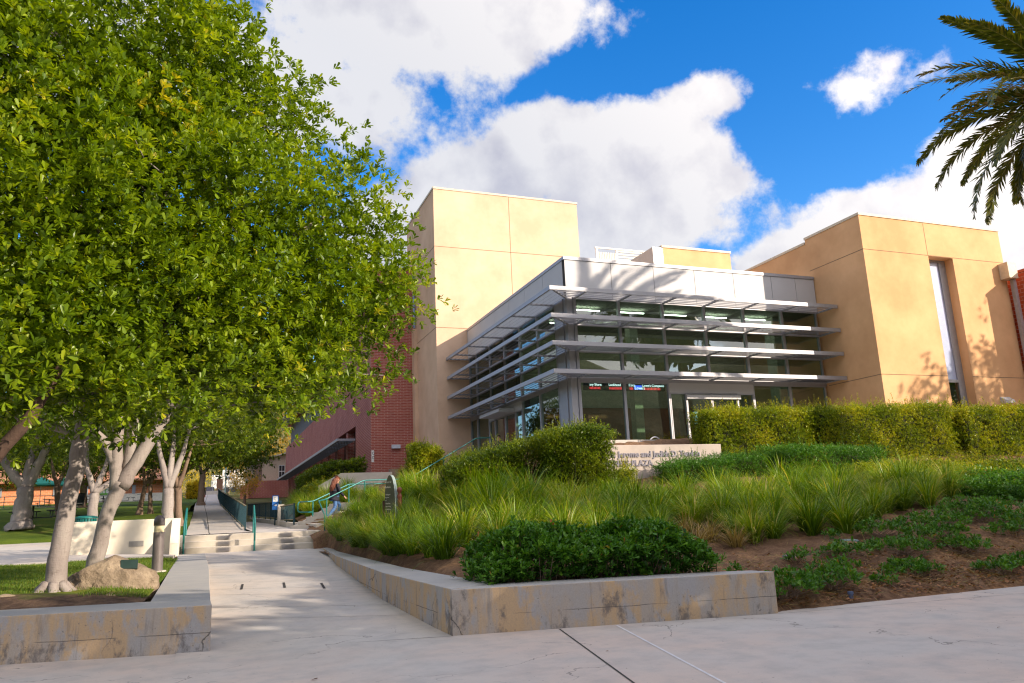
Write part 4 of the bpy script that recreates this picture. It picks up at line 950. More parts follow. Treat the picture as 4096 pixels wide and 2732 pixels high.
# truck
tk = thing('delivery_truck', 'white box truck with blue lettering parked beyond the end of the path', 'truck', (4, 150, 6.6))
m = MB(); m.box(1.6,9,150,152.5,7.9,10.9); m.build('cargo_box', M_white, tk, bevel=.05)
m = MB(); m.box(1.7,9,150.1,152.4,7.5,7.88); m.build('chassis', M_dkpanel, tk)
for x in (2.4,3.6,7.8):
    m = MB(); m.tube([(x,149.95,7.35),(x,150.4,7.35)], .48, 16); m.build('wheel', M_black, tk)
m = MB(); m.box(-.2,1.55,150.1,152.3,7.6,10.0); m.build('cab', M_white, tk, bevel=.15)
text('truck_lettering', 'Sysco', .62, (2.15,149.97,9.35), (R(90),0,0), plain('lettering blue', (.02,.10,.45), .5), tk, .01)
m = MB(); m.box(-2.2,1.8,124.9,132,4.5,6.32); struct(m.build('road_ramp', M_clight))
m = MB(); m.box(.6,1.48,129,129.8,6.5,8.25); tag(m.build('shipping_crate', plain('brown crate', (.23,.12,.07), .8), bevel=.03), 'tall brown box container standing before the white truck', 'crate')
m = MB(); m.box(-1.0,.3,130,130.9,6.33,7.1); o_ = m.build('pallet_box', plain('grey bin plastic', (.14,.14,.17), .6)); tag(o_, 'low grey container beside the tall brown box container', 'container')
bn2 = thing('shopping_bin', 'small dark wire bin with red base on the sunlit end of the path', 'bin', (-1.05, 104, 4.8))
m = MB(); m.lathe((-1.05,104,4.82), [(.28,0),(.30,.25)], 12); m.build('base', plain('red plastic', (.55,.02,.05), .5), bn2); m = MB()
for k in range(14): a = 2*math.pi*k/14; m.tube([(-1.05+.3*math.cos(a),104+.3*math.sin(a),5.07),(-1.05+.33*math.cos(a),104+.33*math.sin(a),5.85)], .03, 4)
m.lathe((-1.05,104,5.85), [(.36,0),(.36,.07)], 12); m.build('cage', M_black, bn2)
m = MB(); m.tube([(1.62,112,5.1),(1.62,112,9.0)], .09, 8); tag(m.build('sign_pole', plain('pale teal pole', (.35,.5,.45), .5)), 'tall pale pole at the right side of the path far end', 'pole')
m = MB(); m.tube([(.05,128,6.3),(.05,128,9.0)], .06, 6); tag(m.build('grey_pole', M_dkpanel), 'thin grey post behind the sunlit end of the path', 'post')

# ------------------------------------------------------------------ people
def skin(name, nodes, edges, mat, parent, root=None, sub=2):
    names = list(nodes); me = bpy.data.meshes.new(name)
    me.from_pydata([nodes[k][0] for k in names], [(names.index(a), names.index(b)) for a, b in edges], []); me.update()
    o = bpy.data.objects.new(name, me); COL.objects.link(o); me.materials.append(mat)
    md = o.modifiers.new('skin', 'SKIN'); md.use_smooth_shade = True
    sv = me.skin_vertices[0].data if me.skin_vertices else None
    if sv is None:
        bm = bmesh.new(); bm.from_mesh(me); bm.verts.layers.skin.verify(); bm.to_mesh(me); bm.free(); sv = me.skin_vertices[0].data
    for i, k in enumerate(names): r = nodes[k][1]; sv[i].radius = (r, r) if isinstance(r, float) else r; sv[i].use_root = (k == (root or names[0]))
    sb = o.modifiers.new('sub', 'SUBSURF'); sb.levels = sub; sb.render_levels = sub
    o.parent = parent; return o
M_skin = plain('skin', (.50,.29,.20), .55, var=.05); 
def person(label, loc, rz, scale, pose, jacket, trousers, hair, long_hair):
    t_ = thing('person', label, 'person', loc, rz); t_.scale = (scale,)*3
    J = dict(pel=((0,0,.95),.125), sp=((.02,0,1.12),.115), ch=((.06,0,1.30),.135), nk=((.10,0,1.46),.055), hd0=((.115,0,1.54),.06), hd1=((.125,0,1.62),.092), hd2=((.12,0,1.70),.075))
    ft = 1 if pose == 'walk' else 0
    for s, sg_ in (('l',1),('r',-1)):
        J['sh'+s] = ((.06,.155*sg_,1.40),.055); 
        if pose == 'walk': el = (-.06 if sg_ > 0 else .10, .24*sg_, 1.14); wr = (.02 if sg_ > 0 else .30, .25*sg_, .93)
        else: el = (.02,.23*sg_,1.14); wr = (.14,.20*sg_,.93)
        J['el'+s] = (el,.042); J['wr'+s] = (wr,.028)
        J['hp'+s] = ((0,.09*sg_,.90),.09)
        if pose == 'walk':
            kn = (.28,.09,.62) if sg_ > 0 else (-.02,-.09,.50); an = (.22,.09,.25) if sg_ > 0 else (-.34,-.09,.14); to = (.40,.09,.19) if sg_ > 0 else (-.27,-.09,-.02)
        else: kn = (.02,.09*sg_,.5); an = (0,.09*sg_,.08); to = (.15,.1*sg_,.03)
        J['kn'+s] = (kn,.058); J['an'+s] = (an,.04); J['to'+s] = (to,.035)
        w_ = Vector(wr); d_ = (Vector(wr)-Vector(el)).normalized(); pm = w_+d_*.06; J['pm'+s] = (tuple(pm),(.034,.02))
        for f in range(5):
            side_ = (f-1.5)*.017 if f < 4 else -.03*sg_
            b_ = pm+Vector((side_ if f < 4 else .035, .0, 0))+d_*(.03 if f < 4 else -.01); L_ = (.06,.07,.065,.05,.05)[f]
            mid = b_+d_*L_*.5; tip = b_+d_*L_+Vector((0,-.015*sg_,0)) if f < 4 else b_+d_*.04+Vector((.03,0,0))
            J['f%d%s' % (f,s)] = (tuple(b_),.0085); J['g%d%s' % (f,s)] = (tuple(tip),.007)
    E_ = [('pel','sp'),('sp','ch'),('ch','nk'),('nk','hd0'),('hd0','hd1'),('hd1','hd2')]
    for s in 'lr': E_ += [('ch','sh'+s),('sh'+s,'el'+s),('el'+s,'wr'+s),('wr'+s,'pm'+s),('pel','hp'+s),('hp'+s,'kn'+s),('kn'+s,'an'+s),('an'+s,'to'+s)]+[('pm'+s,'f%d%s'%(f,s)) for f in range(5)]+[('f%d%s'%(f,s),'g%d%s'%(f,s)) for f in range(5)]
    body = skin('body', J, E_, M_skin, t_, 'pel')
    # face
    m = MB()
    for s in (-1,1): m.lathe((.205,.033*s,1.618), [(.009,-.006),(.012,0),(.009,.006)], 8)
    m.build('eyes', M_dark, t_, local=True); m = MB(); m.hexa(((.205,-.012,1.575),(.235,-.008,1.58),(.235,.008,1.58),(.205,.012,1.575),(.205,-.006,1.62),(.212,-.004,1.62),(.212,.004,1.62),(.205,.006,1.62))); m.build('nose', M_skin, t_, smooth=True, local=True)
    m = MB(); m.box(.195,.213,-.02,.02,1.55,1.558); m.build('mouth', plain('lips', (.45,.16,.13), .5), t_, local=True)
    m = MB(); [m.lathe((.12,.093*s,1.61), [(.01,-.03),(.018,0),(.012,.03)], 8) for s in (-1,1)]; m.build('ears', M_skin, t_, smooth=True, local=True)
    grow = lambda k, r: (J[k][0], r)
    jk = dict(a=(tuple(Vector(J['pel'][0])+Vector((-.03,0,-.16))),.20), pel=grow('pel',.185), sp=grow('sp',.165), ch=grow('ch',.17), nk=((.09,0,1.43),.08))
    for s in 'lr': jk.update({'sh'+s: grow('sh'+s,.075), 'el'+s: grow('el'+s,.062), 'wr'+s: grow('wr'+s,.048)})
    skin('jacket', jk, [('a','pel'),('pel','sp'),('sp','ch'),('ch','nk')]+[q for s in 'lr' for q in (('ch','sh'+s),('sh'+s,'el'+s),('el'+s,'wr'+s))], jacket, t_, 'pel')
    tr = dict(pel=((0,0,.93),.14)); 
    for s in 'lr': tr.update({'hp'+s: grow('hp'+s,.10), 'kn'+s: grow('kn'+s,.075), 'an'+s: grow('an'+s,.06)})
    skin('trousers', tr, [q for s in 'lr' for q in (('pel','hp'+s),('hp'+s,'kn'+s),('kn'+s,'an'+s))], trousers, t_, 'pel')
    for s in 'lr':
        a = Vector(J['an'+s][0]); b = Vector(J['to'+s][0]); sh2 = {'h': (tuple(a+(a-b).normalized()*.04+Vector((0,0,-.05))),.045), 'm': (tuple((a+b)/2+Vector((0,0,-.02))),.045), 't': (tuple(b),.038)}
        skin('shoe', sh2, [('h','m'),('m','t')], M_white, t_, 'm')
    if long_hair:
        H = {'a': ((.13,0,1.71),.085), 'b': ((.07,0,1.64),.108), 'c': ((.02,0,1.52),.10), 'd': ((-.06,0,1.38),.10), 'e': ((-.10,.0,1.24),.085), 'f': ((-.11,.01,1.12),.04)}
        skin('hair', H, [('a','b'),('b','c'),('c','d'),('d','e'),('e','f')], hair, t_, 'b')
        m = MB(); rr = random.Random(3)
        for k in range(60):
            a = rr.uniform(-1.9, 1.9); x0 = .05-.10*math.cos(a); y0 = .115*math.sin(a); pts = []
            for q in range(7): s_ = q/6; pts.append((x0-.13*s_-.04*math.cos(a)*s_+.012*math.sin(q*2.2+k), y0*(1+.15*s_)+.012*math.cos(q*2.5+k), 1.66-.50*s_*(.7+.4*rr.random())))
            m.tube(pts, [.016,.018,.018,.017,.014,.010,.004], 5)
        m.build('hair_strands', hair, t_, smooth=True, local=True)
    else:
        V = rng.normal(size=(260,3)); V /= np.linalg.norm(V, axis=1)[:,None]; m = MB()
        for v in V:
            if v[2] < -.1 and v[0] > -.1: continue
            if v[0] > .75 and v[2] < .5: continue
            c_ = Vector((.11+v[0]*.10, v[1]*.105, 1.655+v[2]*.10)); m.lathe(c_, [(.006,-.02),(.022,-.008),(.022,.01),(.006,.022)], 6)
        m.build('hair', hair, t_, smooth=True, local=True)
    return t_
person('woman in black jacket and blue jeans with long auburn hair climbing the side stairs', (4.62,32.3,1.52), math.atan2(.3676,.93)-.05, .99, 'walk',
  plain('black jacket', (.012,.012,.022), .8), plain('blue denim', (.07,.16,.36), .8, scale=20), plain('auburn hair', (.17,.055,.03), .45, scale=25), True)
person('person with short curly dark hair standing behind the hedge by the side entrance', (14.25,39.2,3.98), -1.9, .90, 'stand',
  plain('dark shirt', (.05,.05,.07), .8), plain('grey trousers', (.12,.12,.13), .8), plain('dark brown hair', (.035,.02,.014), .6), False)

# ------------------------------------------------------------------ foliage tools
def unit(a): return a/np.maximum(np.linalg.norm(a, axis=-1, keepdims=True), 1e-9)
T6 = (np.array([(0,0,0),(.42,-.30,.05),(.85,-.40,.07),(1,0,0),(.85,.40,.07),(.42,.30,.05)]), np.array([(0,1,2,3),(0,3,4,5)]))
T4 = (np.array([(0,0,0),(.55,-.42,.03),(1,0,-.02),(.55,.42,.03)]), np.array([(0,1,2,3)]))
def leaf_arrays(P, D, L, W, tmpl, r=rng):
    n = len(P); D = unit(D); ref = unit(r.normal(size=(n,3))*.35+np.array([0,0,1.0])); S = unit(np.cross(D, ref)); N = np.cross(S, D)
    tv, tf = tmpl; L = np.broadcast_to(L, (n,)); W = np.broadcast_to(W, (n,))
    V = P[:,None,:] + D[:,None,:]*(tv[None,:,0:1]*L[:,None,None]) + S[:,None,:]*(tv[None,:,1:2]*W[:,None,None]) + N[:,None,:]*(tv[None,:,2:3]*L[:,None,None])
    F = (tf[None]+np.arange(n)[:,None,None]*len(tv)).reshape(-1, 4)
    return V.reshape(-1,3), F
def rosettes(C, A, k, L, W, tmpl, tint, spread=.95, r=rng, jl=.25):
    """k leaves round each centre C with axis A"""
    n = len(C); A = unit(A); ref = unit(r.normal(size=(n,3))); X = unit(np.cross(A, ref)); Y = np.cross(A, X)
    ph = (np.arange(k)[None]*2.399+r.uniform(0,6.28,(n,1))); sp_ = spread*r.uniform(.55,1.25,(n,k))
    D = A[:,None]*np.ones((1,k,1))*.75 + (X[:,None]*np.cos(ph)[...,None]+Y[:,None]*np.sin(ph)[...,None])*sp_[...,None]
    P = np.repeat(C[:,None], k, 1) + A[:,None]*(r.uniform(-.04,.04,(n,k,1))*1.2)
    Ls = L*r.uniform(1-jl,1+jl,n*k); V, F = leaf_arrays(P.reshape(-1,3), D.reshape(-1,3), Ls, Ls*W/L, tmpl, r)
    tt = np.repeat(np.clip(np.repeat(tint, k)+r.normal(0,.10,n*k), 0, 1), len(tmpl[0])); return V, F, tt
def crown(ells, nclump, nros, k, L, W, tmpl, sig=.33, r=rng, shell=.55, face=None, mask=None):
    vol = np.array([e[3]*e[4]*e[5] for e in ells]); idx = r.choice(len(ells), nclump, p=vol/vol.sum()); E_ = np.array(ells)
    d = unit(r.normal(size=(nclump,3))); rad = (shell**3+(1-shell**3)*r.uniform(0,1,nclump))**(1/3)
    C = E_[idx,:3]+d*rad[:,None]*E_[idx,3:6]
    if mask is not None: keep = mask(C); C = C[keep]; d = d[keep]; idx = idx[keep]
    n = len(C); ct = r.normal(.50,.17,n)
    RC = np.repeat(C, nros, 0)+r.normal(size=(n*nros,3))*sig*np.array([1,1,.75]); out = unit(RC-E_[np.repeat(idx,nros),:3])
    A = out*.7+np.array([0,0,.45])+r.normal(size=out.shape)*.45
    V, F, tt = rosettes(RC, A, k, L, W, tmpl, np.repeat(ct, nros)+r.normal(0,.08,n*nros), r=r)
    return C, V, F, tt
def wob(p0, p1, n, amp, rs):
    p0, p1 = Vector(p0), Vector(p1); out = []
    for i in range(n+1): t_ = i/n; out.append(p0.lerp(p1, t_)+Vector((rs.gauss(0,amp), rs.gauss(0,amp), rs.gauss(0,amp*.6)))*math.sin(math.pi*min(t_, .999)))
    return out
def tree(name, label, cat, limbs, ells, leafmat, barkmat, nclump, nros, k, L, W, tmpl=T4, sig=.33, twigs=60, seed=1, group=None, shell=.55, flare=None, mask=None, anchors=None):
    rs = random.Random(seed); r = np.random.default_rng(seed)
    t_ = thing(name, label, cat, limbs[0][0][0], group=group)
    m = MB(); nodes = []
    for pts, rad in limbs:
        P = [Vector(p) for p in pts]; PP = []; RR = []
        for i in range(len(P)-1):
            for q in range(4): f = q/4; PP.append(P[i].lerp(P[i+1], f)+Vector((rs.gauss(0,1), rs.gauss(0,1), 0))*rad[i]*.07*(1 if PP else 0)); RR.append((rad[i]*(1-f)+rad[i+1]*f)*(1+rs.gauss(0,.03)))
        PP.append(P[-1]); RR.append(rad[-1]); m.tube(PP, RR, 14)
        nodes += [(p, q) for p, q in zip(PP, RR)]
    tr_ = m.build('trunk', barkmat, t_, smooth=True)
    C, V, F, tt = crown(ells, nclump, nros, k, L, W, tmpl, sig, r, shell, mask=mask)
    up = [q for q in nodes if q[0].z > limbs[0][0][0][2]+(1.6 if not anchors else anchors)] or nodes
    m = MB()
    for c in C[r.permutation(len(C))[:twigs]]:
        c = Vector(c); p, q = min(up, key=lambda n_: (n_[0]-c).length+max(0, n_[0].z-c.z)*.8)
        W_ = wob(p, c, 5, .10, rs); q = min(q*.45, .07); m.tube(W_, [q*(1-.16*i) for i in range(6)], 5, cap=False)
    if twigs: m.build('branches', barkmat, tr_, smooth=True)
    npmesh('crown', V, F, leafmat, tt, parent=t_); return t_

# ------------------------------------------------------------------ the big tree on the left lawn
B1 = (-2.28, 14.5, .58)
roots = []
limbs = [([(B1[0]-.02,14.5,.50),(-2.27,14.5,.78),(-2.22,14.5,1.5),(-2.10,14.5,2.6),(-2.02,14.5,3.4),(-1.9,14.6,4.6),(-1.7,14.6,6.2)], [.24,.16,.137,.122,.12,.11,.09]),
 ([(-2.05,14.5,3.1),(-1.5,14.3,4.2),(-.5,14.2,5.4),(.8,14.3,6.5),(2.0,14.4,7.4)], [.11,.10,.08,.06,.03]),
 ([(-2.0,14.5,3.6),(-2.9,14.9,4.9),(-4.0,15.0,6.6),(-4.6,15.0,8.4)], [.10,.09,.07,.03]),
 ([(-1.8,14.6,5.6),(-.9,14.4,7.6),(-.2,14.6,9.8)], [.09,.06,.03]),
 ([(-1.9,14.6,5.0),(-2.4,14.2,7.5),(-2.8,14.0,10.0)], [.09,.06,.03])]
for a in range(7):
    aa = a*.9+.3; limbs.append(([(B1[0]+.12*math.cos(aa),14.5+.12*math.sin(aa),.78),(B1[0]+.30*math.cos(aa),14.5+.28*math.sin(aa),.60),(B1[0]+(.75+.15*(a%3))*math.cos(aa),14.5+(.6+.1*(a%2))*math.sin(aa),.55)], [.07,.06,.02]))
ells = [(-3.3,13.6,7.0,3.5,2.9,3.3),(-1.2,13.4,6.2,2.6,2.5,2.6),(.9,14.2,6.4,2.0,2.0,2.1),(2.2,14.6,6.2,1.25,1.5,1.5),(-2.6,13.8,10.2,3.0,2.6,2.6),(-.2,14.4,9.6,1.6,1.7,1.6),(2.4,14.7,7.9,1.0,1.1,1.0),(1.2,14.6,8.9,.9,1.0,.9),(-5.5,13.5,8.5,2.6,2.4,4.2),(3.1,14.8,5.9,.9,.8,.6),(2.1,14.8,4.9,1.2,1.1,1.1),(1.3,14.2,4.0,1.5,1.1,.65),(1.6,14.4,4.7,1.1,1.1,.75),(-.6,12.8,3.75,1.8,1.3,.7),(-3.1,12.4,3.75,2.2,1.4,.8),(-1.7,12.6,3.7,1.5,1.2,.6),(-5.6,12.4,4.6,1.6,1.4,1.2),(.9,13.4,4.1,1.5,1.2,.7),(-1.9,12.2,4.7,2.6,1.0,1.0),(-4.4,12.0,6.2,2.2,1.2,1.8)]
tree('ficus_tree', 'largest leafy tree with a leaning pale trunk beside the boulder, filling the left sky', 'tree', limbs, ells, G['main'], M_bark, 1900, 20, 8, .116, .056, T6, .31, 150, 11, shell=.35)
# second tree with forked sunlit trunk
limbs = [([(-2.62,22,.5),(-2.58,22,1.0),(-2.45,22,1.9),(-2.15,22,2.7)], [.24,.182,.17,.19]),
 ([(-2.15,22,2.6),(-1.85,22,3.2),(-1.45,22,3.95),(-1.05,22,4.6),(-.3,22,5.8)], [.19,.17,.15,.12,.07]),
 ([(-2.28,22,2.5),(-2.3,22,3.3),(-2.28,22,4.3),(-2.2,22.1,6.0)], [.15,.14,.13,.07]),
 ([(-2.12,22.1,2.7),(-1.98,22.1,3.5),(-1.95,22.1,4.4),(-1.6,22.3,6.0)], [.15,.13,.12,.06]),
 ([(-2.3,22,3.1),(-2.55,22,3.7),(-3.0,22,4.15),(-3.9,22,5.0)], [.12,.11,.09,.05])]
ells = [(-2.2,22,7.2,3.6,3.0,2.6),(.4,22,6.6,2.3,2.4,2.2),(2.0,22.4,6.0,1.5,1.6,1.5),(.9,22.,4.9,1.7,1.5,.7),(-4.5,22,6.3,2.2,2.2,1.8)]
tree('ficus_tree', 'tree with a thick forked trunk in dappled light behind the boulder', 'tree', limbs, ells, G['main'], M_bark, 560, 12, 8, .15, .065, T4, .36, 30, 12)
# leaning limb tree off the left edge
limbs = [([(-5.0,12.9,.6),(-4.0,12.5,1.4),(-2.9,12.1,2.3),(-2.3,11.9,3.1),(-1.9,11.9,4.0)], [.17,.13,.10,.08,.05])]
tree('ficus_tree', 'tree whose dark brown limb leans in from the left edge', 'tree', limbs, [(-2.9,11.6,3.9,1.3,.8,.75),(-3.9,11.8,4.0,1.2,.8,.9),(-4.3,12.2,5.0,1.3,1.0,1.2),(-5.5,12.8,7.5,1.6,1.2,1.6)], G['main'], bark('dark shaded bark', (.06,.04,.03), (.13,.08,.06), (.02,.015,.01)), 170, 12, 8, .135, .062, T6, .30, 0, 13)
# trees across the upper lawn
def simple(label, x, y, z, h, forks, cr, seed, n=160, mat=None, bk=None, r0_=.24, L=.16, name='lawn_tree', group='trees on the upper lawn', low=0, sig=.5):
    rs = random.Random(seed); f0 = (x+rs.gauss(0,.1), y, z+h*.33); lm = [([(x,y,z-.15),(x+.02,y,z+.25),((x+f0[0])/2,y,z+h*.17),f0], [r0_*1.5,r0_,r0_*.85,r0_*.8])]
    for (dx, dz) in forks: lm.append(([f0,(f0[0]+dx*.35,y,f0[2]+dz*.35),(f0[0]+dx*.75,y+rs.gauss(0,.3),f0[2]+dz*.8),(f0[0]+dx*1.1,y+rs.gauss(0,.4),f0[2]+dz*1.3)], [r0_*.62,r0_*.5,r0_*.38,r0_*.2]))
    tree(name, label, 'tree', lm, cr, mat or G['back'], bk or M_bark, n, 10, 6, L, L*.45, T4, sig, 16, seed, group)
simple('big grey tree with a flared forked trunk at the far left of the upper lawn', -8.15,42,1.85,5.2, [(-1.6,1.9),(1.0,2.2),(.2,2.4)], [(-9,42,8.0,4.2,3.5,3.0),(-6.5,42,7.2,3.2,3.0,2.3),(-9.5,41,5.8,2.6,2.2,1.0)], 21, 420, r0_=.42)
simple('pale forked tree behind the litter bin with a low bright leafy limb', -4.78,38,1.25,5.6, [(-.5,1.5),(.45,1.4),(1.3,.9)], [(-4.8,38,7.4,3.6,3.,2.3),(-3.6,38,5.6,1.5,1.5,.8),(-6.2,38,5.4,1.4,1.3,.7)], 22, 300, r0_=.24)
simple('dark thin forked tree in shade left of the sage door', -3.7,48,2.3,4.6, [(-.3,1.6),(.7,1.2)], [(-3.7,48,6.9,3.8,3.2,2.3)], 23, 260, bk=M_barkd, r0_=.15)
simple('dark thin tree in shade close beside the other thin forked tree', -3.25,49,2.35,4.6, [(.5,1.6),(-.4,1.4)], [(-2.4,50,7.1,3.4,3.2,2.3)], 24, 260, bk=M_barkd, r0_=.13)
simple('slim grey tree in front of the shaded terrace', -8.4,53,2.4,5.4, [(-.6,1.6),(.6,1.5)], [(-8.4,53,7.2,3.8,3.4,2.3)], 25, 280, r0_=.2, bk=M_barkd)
simple('tree with white curved trunk leaning over the left side of the path', -1.72,36.2,1.25,5.6, [(-.55,1.9),(.1,2.2),(.65,1.9)], [(-1.4,36.5,7.0,2.6,2.4,1.7),(-2.8,36.2,5.5,1.3,1.1,.6),(.2,36.4,6.3,1.7,1.5,1.1)], 26, 280, r0_=.26)
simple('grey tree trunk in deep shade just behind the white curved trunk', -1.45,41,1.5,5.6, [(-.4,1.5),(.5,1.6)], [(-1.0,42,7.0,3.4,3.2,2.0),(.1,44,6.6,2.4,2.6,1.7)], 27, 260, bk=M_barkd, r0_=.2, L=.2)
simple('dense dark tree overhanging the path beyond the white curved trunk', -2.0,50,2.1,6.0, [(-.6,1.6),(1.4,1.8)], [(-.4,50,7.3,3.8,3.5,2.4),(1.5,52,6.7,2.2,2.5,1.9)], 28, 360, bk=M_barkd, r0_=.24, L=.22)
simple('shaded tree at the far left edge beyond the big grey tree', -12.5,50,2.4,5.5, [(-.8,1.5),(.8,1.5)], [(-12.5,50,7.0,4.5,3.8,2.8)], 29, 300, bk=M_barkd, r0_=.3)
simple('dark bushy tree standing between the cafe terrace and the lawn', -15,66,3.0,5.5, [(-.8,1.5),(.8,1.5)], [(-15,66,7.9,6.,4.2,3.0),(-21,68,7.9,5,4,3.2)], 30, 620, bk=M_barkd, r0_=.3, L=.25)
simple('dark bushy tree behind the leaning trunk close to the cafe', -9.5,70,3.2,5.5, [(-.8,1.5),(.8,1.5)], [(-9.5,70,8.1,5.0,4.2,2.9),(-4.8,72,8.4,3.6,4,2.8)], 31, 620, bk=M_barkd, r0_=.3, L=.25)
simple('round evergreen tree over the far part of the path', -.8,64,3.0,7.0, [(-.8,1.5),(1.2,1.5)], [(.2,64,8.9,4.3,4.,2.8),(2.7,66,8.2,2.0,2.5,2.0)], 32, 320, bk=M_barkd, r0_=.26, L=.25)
# hill-side trees and golden shrubs in the gap
for i, (x, y, z, s, lab, mt) in enumerate(((3.3,90,4.6,1.4,'orange and gold leaved shrub in front of the plaster building',G['gold']),(6.,150,9,4.5,'pale golden tree on the slope behind the plaster building',G['gold']),(12,165,14,6.5,'tall yellowish tree behind the roof of the plaster building',G['gold']),(3,165,9,4.5,'green shrub mass beyond the white truck',G['back']),(-4,140,7,3.5,'yellow-green tree at the very end of the path',G['yellow']))):
    tree('shrub' if i == 0 else 'far_tree', lab, 'shrub' if i == 0 else 'tree', [([(x,y,z-2),(x,y,z)], [.2,.1])], [(x,y,z+s*.75,s,s*.9,s*.9)], mt, M_barkd, 120, 10, 6, .12*max(1, s*.5), .06*max(1, s*.5), T4, .22*s, 0, 40+i)
# ------------------------------------------------------------------ shade trees standing beyond the right edge, behind the camera
def at_us(u, s): return (.722*u+.691*s, .691*u-.722*s)
for i, (u, s, top) in enumerate(((1.5,12,9.6),(7,12.5,10.0),(12.3,12,8.9),(17.2,12,7.5),(22.5,13,7.4))):
    x, y = at_us(u, s); z0 = 0 if y < 9 else hz(x, y)
    rs = random.Random(60+i)
    tree('shade_tree', ['dense street tree behind the viewer, farthest back of its row','dense street tree behind the viewer, next to the farthest one','dense street tree, middle one of the row at the viewer right','dense street tree, nearer the slope in the row at right','low dense tree on the slope beyond the right edge'][i], 'tree',
      [([(x,y,z0-.1),(x,y,z0+1.6),(x+.1,y,z0+3.2)], [.28,.2,.16])], [(x,y,(top+2.6)/2,3.5,3.3,(top-2.6)/2),(x,y,3.4,2.9,2.9,1.3)], G['back'], M_barkd, 760, 7, 6, .28, .17, T4, .42, 10, 60+i, 'street trees shading the foreground', shell=.1)
tree('pine_tree', 'tall tree beyond the right edge casting its shadow on the ochre wall', 'tree', [([(49.5,14.5,2),(49.5,14.5,8),(49.8,14.5,17)], [.4,.3,.1])], [(49.3,14.5,12.8,4.0,3.2,4.0),(51.6,14.4,18.2,.8,.8,3.2),(52.8,14.3,15.,1.8,1.5,2.5),(53,14.4,11.5,3,2.5,4.5)], G['back'], M_barkd, 330, 8, 6, .26, .12, T4, .38, 30, 70, shell=.2)

tree('olive_tree', 'olive-green leafy tree at the extreme right edge before the red block wing', 'tree', [([(43.6,24.6,2.8),(43.6,24.6,6),(43.3,24.8,9)], [.14,.1,.05])], [(42.95,24.9,9.7,1.0,1.0,1.2),(43.9,24.5,10.4,1.3,1.1,1.5)], G['back'], M_barkd, 60, 9, 6, .13, .05, T4, .3, 10, 72, shell=.2)

# ------------------------------------------------------------------ palms
def frond_arrays(L, droop, seed, dens=78):
    r = np.random.default_rng(seed); n = 16; s = np.linspace(0,1,n+1)
    ang = .30 - droop*s**1.3; dx = np.cos(ang)*L/n; dz = np.sin(ang)*L/n; X = np.concatenate([[0],np.cumsum(dx[:-1])]); Z = np.concatenate([[0],np.cumsum(dz[:-1])])
    sp = np.repeat(np.linspace(.10,.995,dens),2); side = np.tile([1,-1],dens); px = np.interp(sp,s,X); pz_ = np.interp(sp,s,Z); a = np.interp(sp,s,ang)
    T = np.stack([np.cos(a),0*a,np.sin(a)],-1); N_ = np.stack([-np.sin(a),0*a,np.cos(a)],-1); S_ = np.array([0,1.,0])[None]*side[:,None]
    ll = .52*np.sin(np.pi*np.clip(sp*.86+.12,0,1))**.7*r.uniform(.85,1.1,len(sp))+.05
    D = T*.75+S_*.62+N_*r.normal(.18,.20,len(sp))[:,None]; D = unit(D)
    P = np.stack([px,0*px,pz_],-1); Wv = unit(np.cross(D, N_)); w = .040
    e = P+D*ll[:,None]-np.array([0,0,1.])*(ll*.13)[:,None]; mid = P+D*(ll*.5)[:,None]
    V = np.stack([P-Wv*w*.6, P+Wv*w*.6, mid+Wv*w, mid-Wv*w, e+Wv*.002, e-Wv*.002],1).reshape(-1,3)
    F = (np.array([(0,1,2,3),(3,2,4,5)])[None]+np.arange(len(sp))[:,None,None]*6).reshape(-1,4)
    tt = np.repeat(np.clip(r.normal(.5,.18,len(sp)),0,1),6)
    rach = [(float(x_),0,float(z_)) for x_, z_ in zip(X, Z)]; return V, F, tt, rach
M_rachis = plain('palm rachis', (.26,.24,.07), .5)
FR = []
for i, (L, dr) in enumerate(((5.0,1.0),(5.1,1.35),(4.8,1.75),(4.3,2.1))):
    V, F, tt, rc = frond_arrays(L, dr, 80+i); FR.append((V, F, tt, rc))
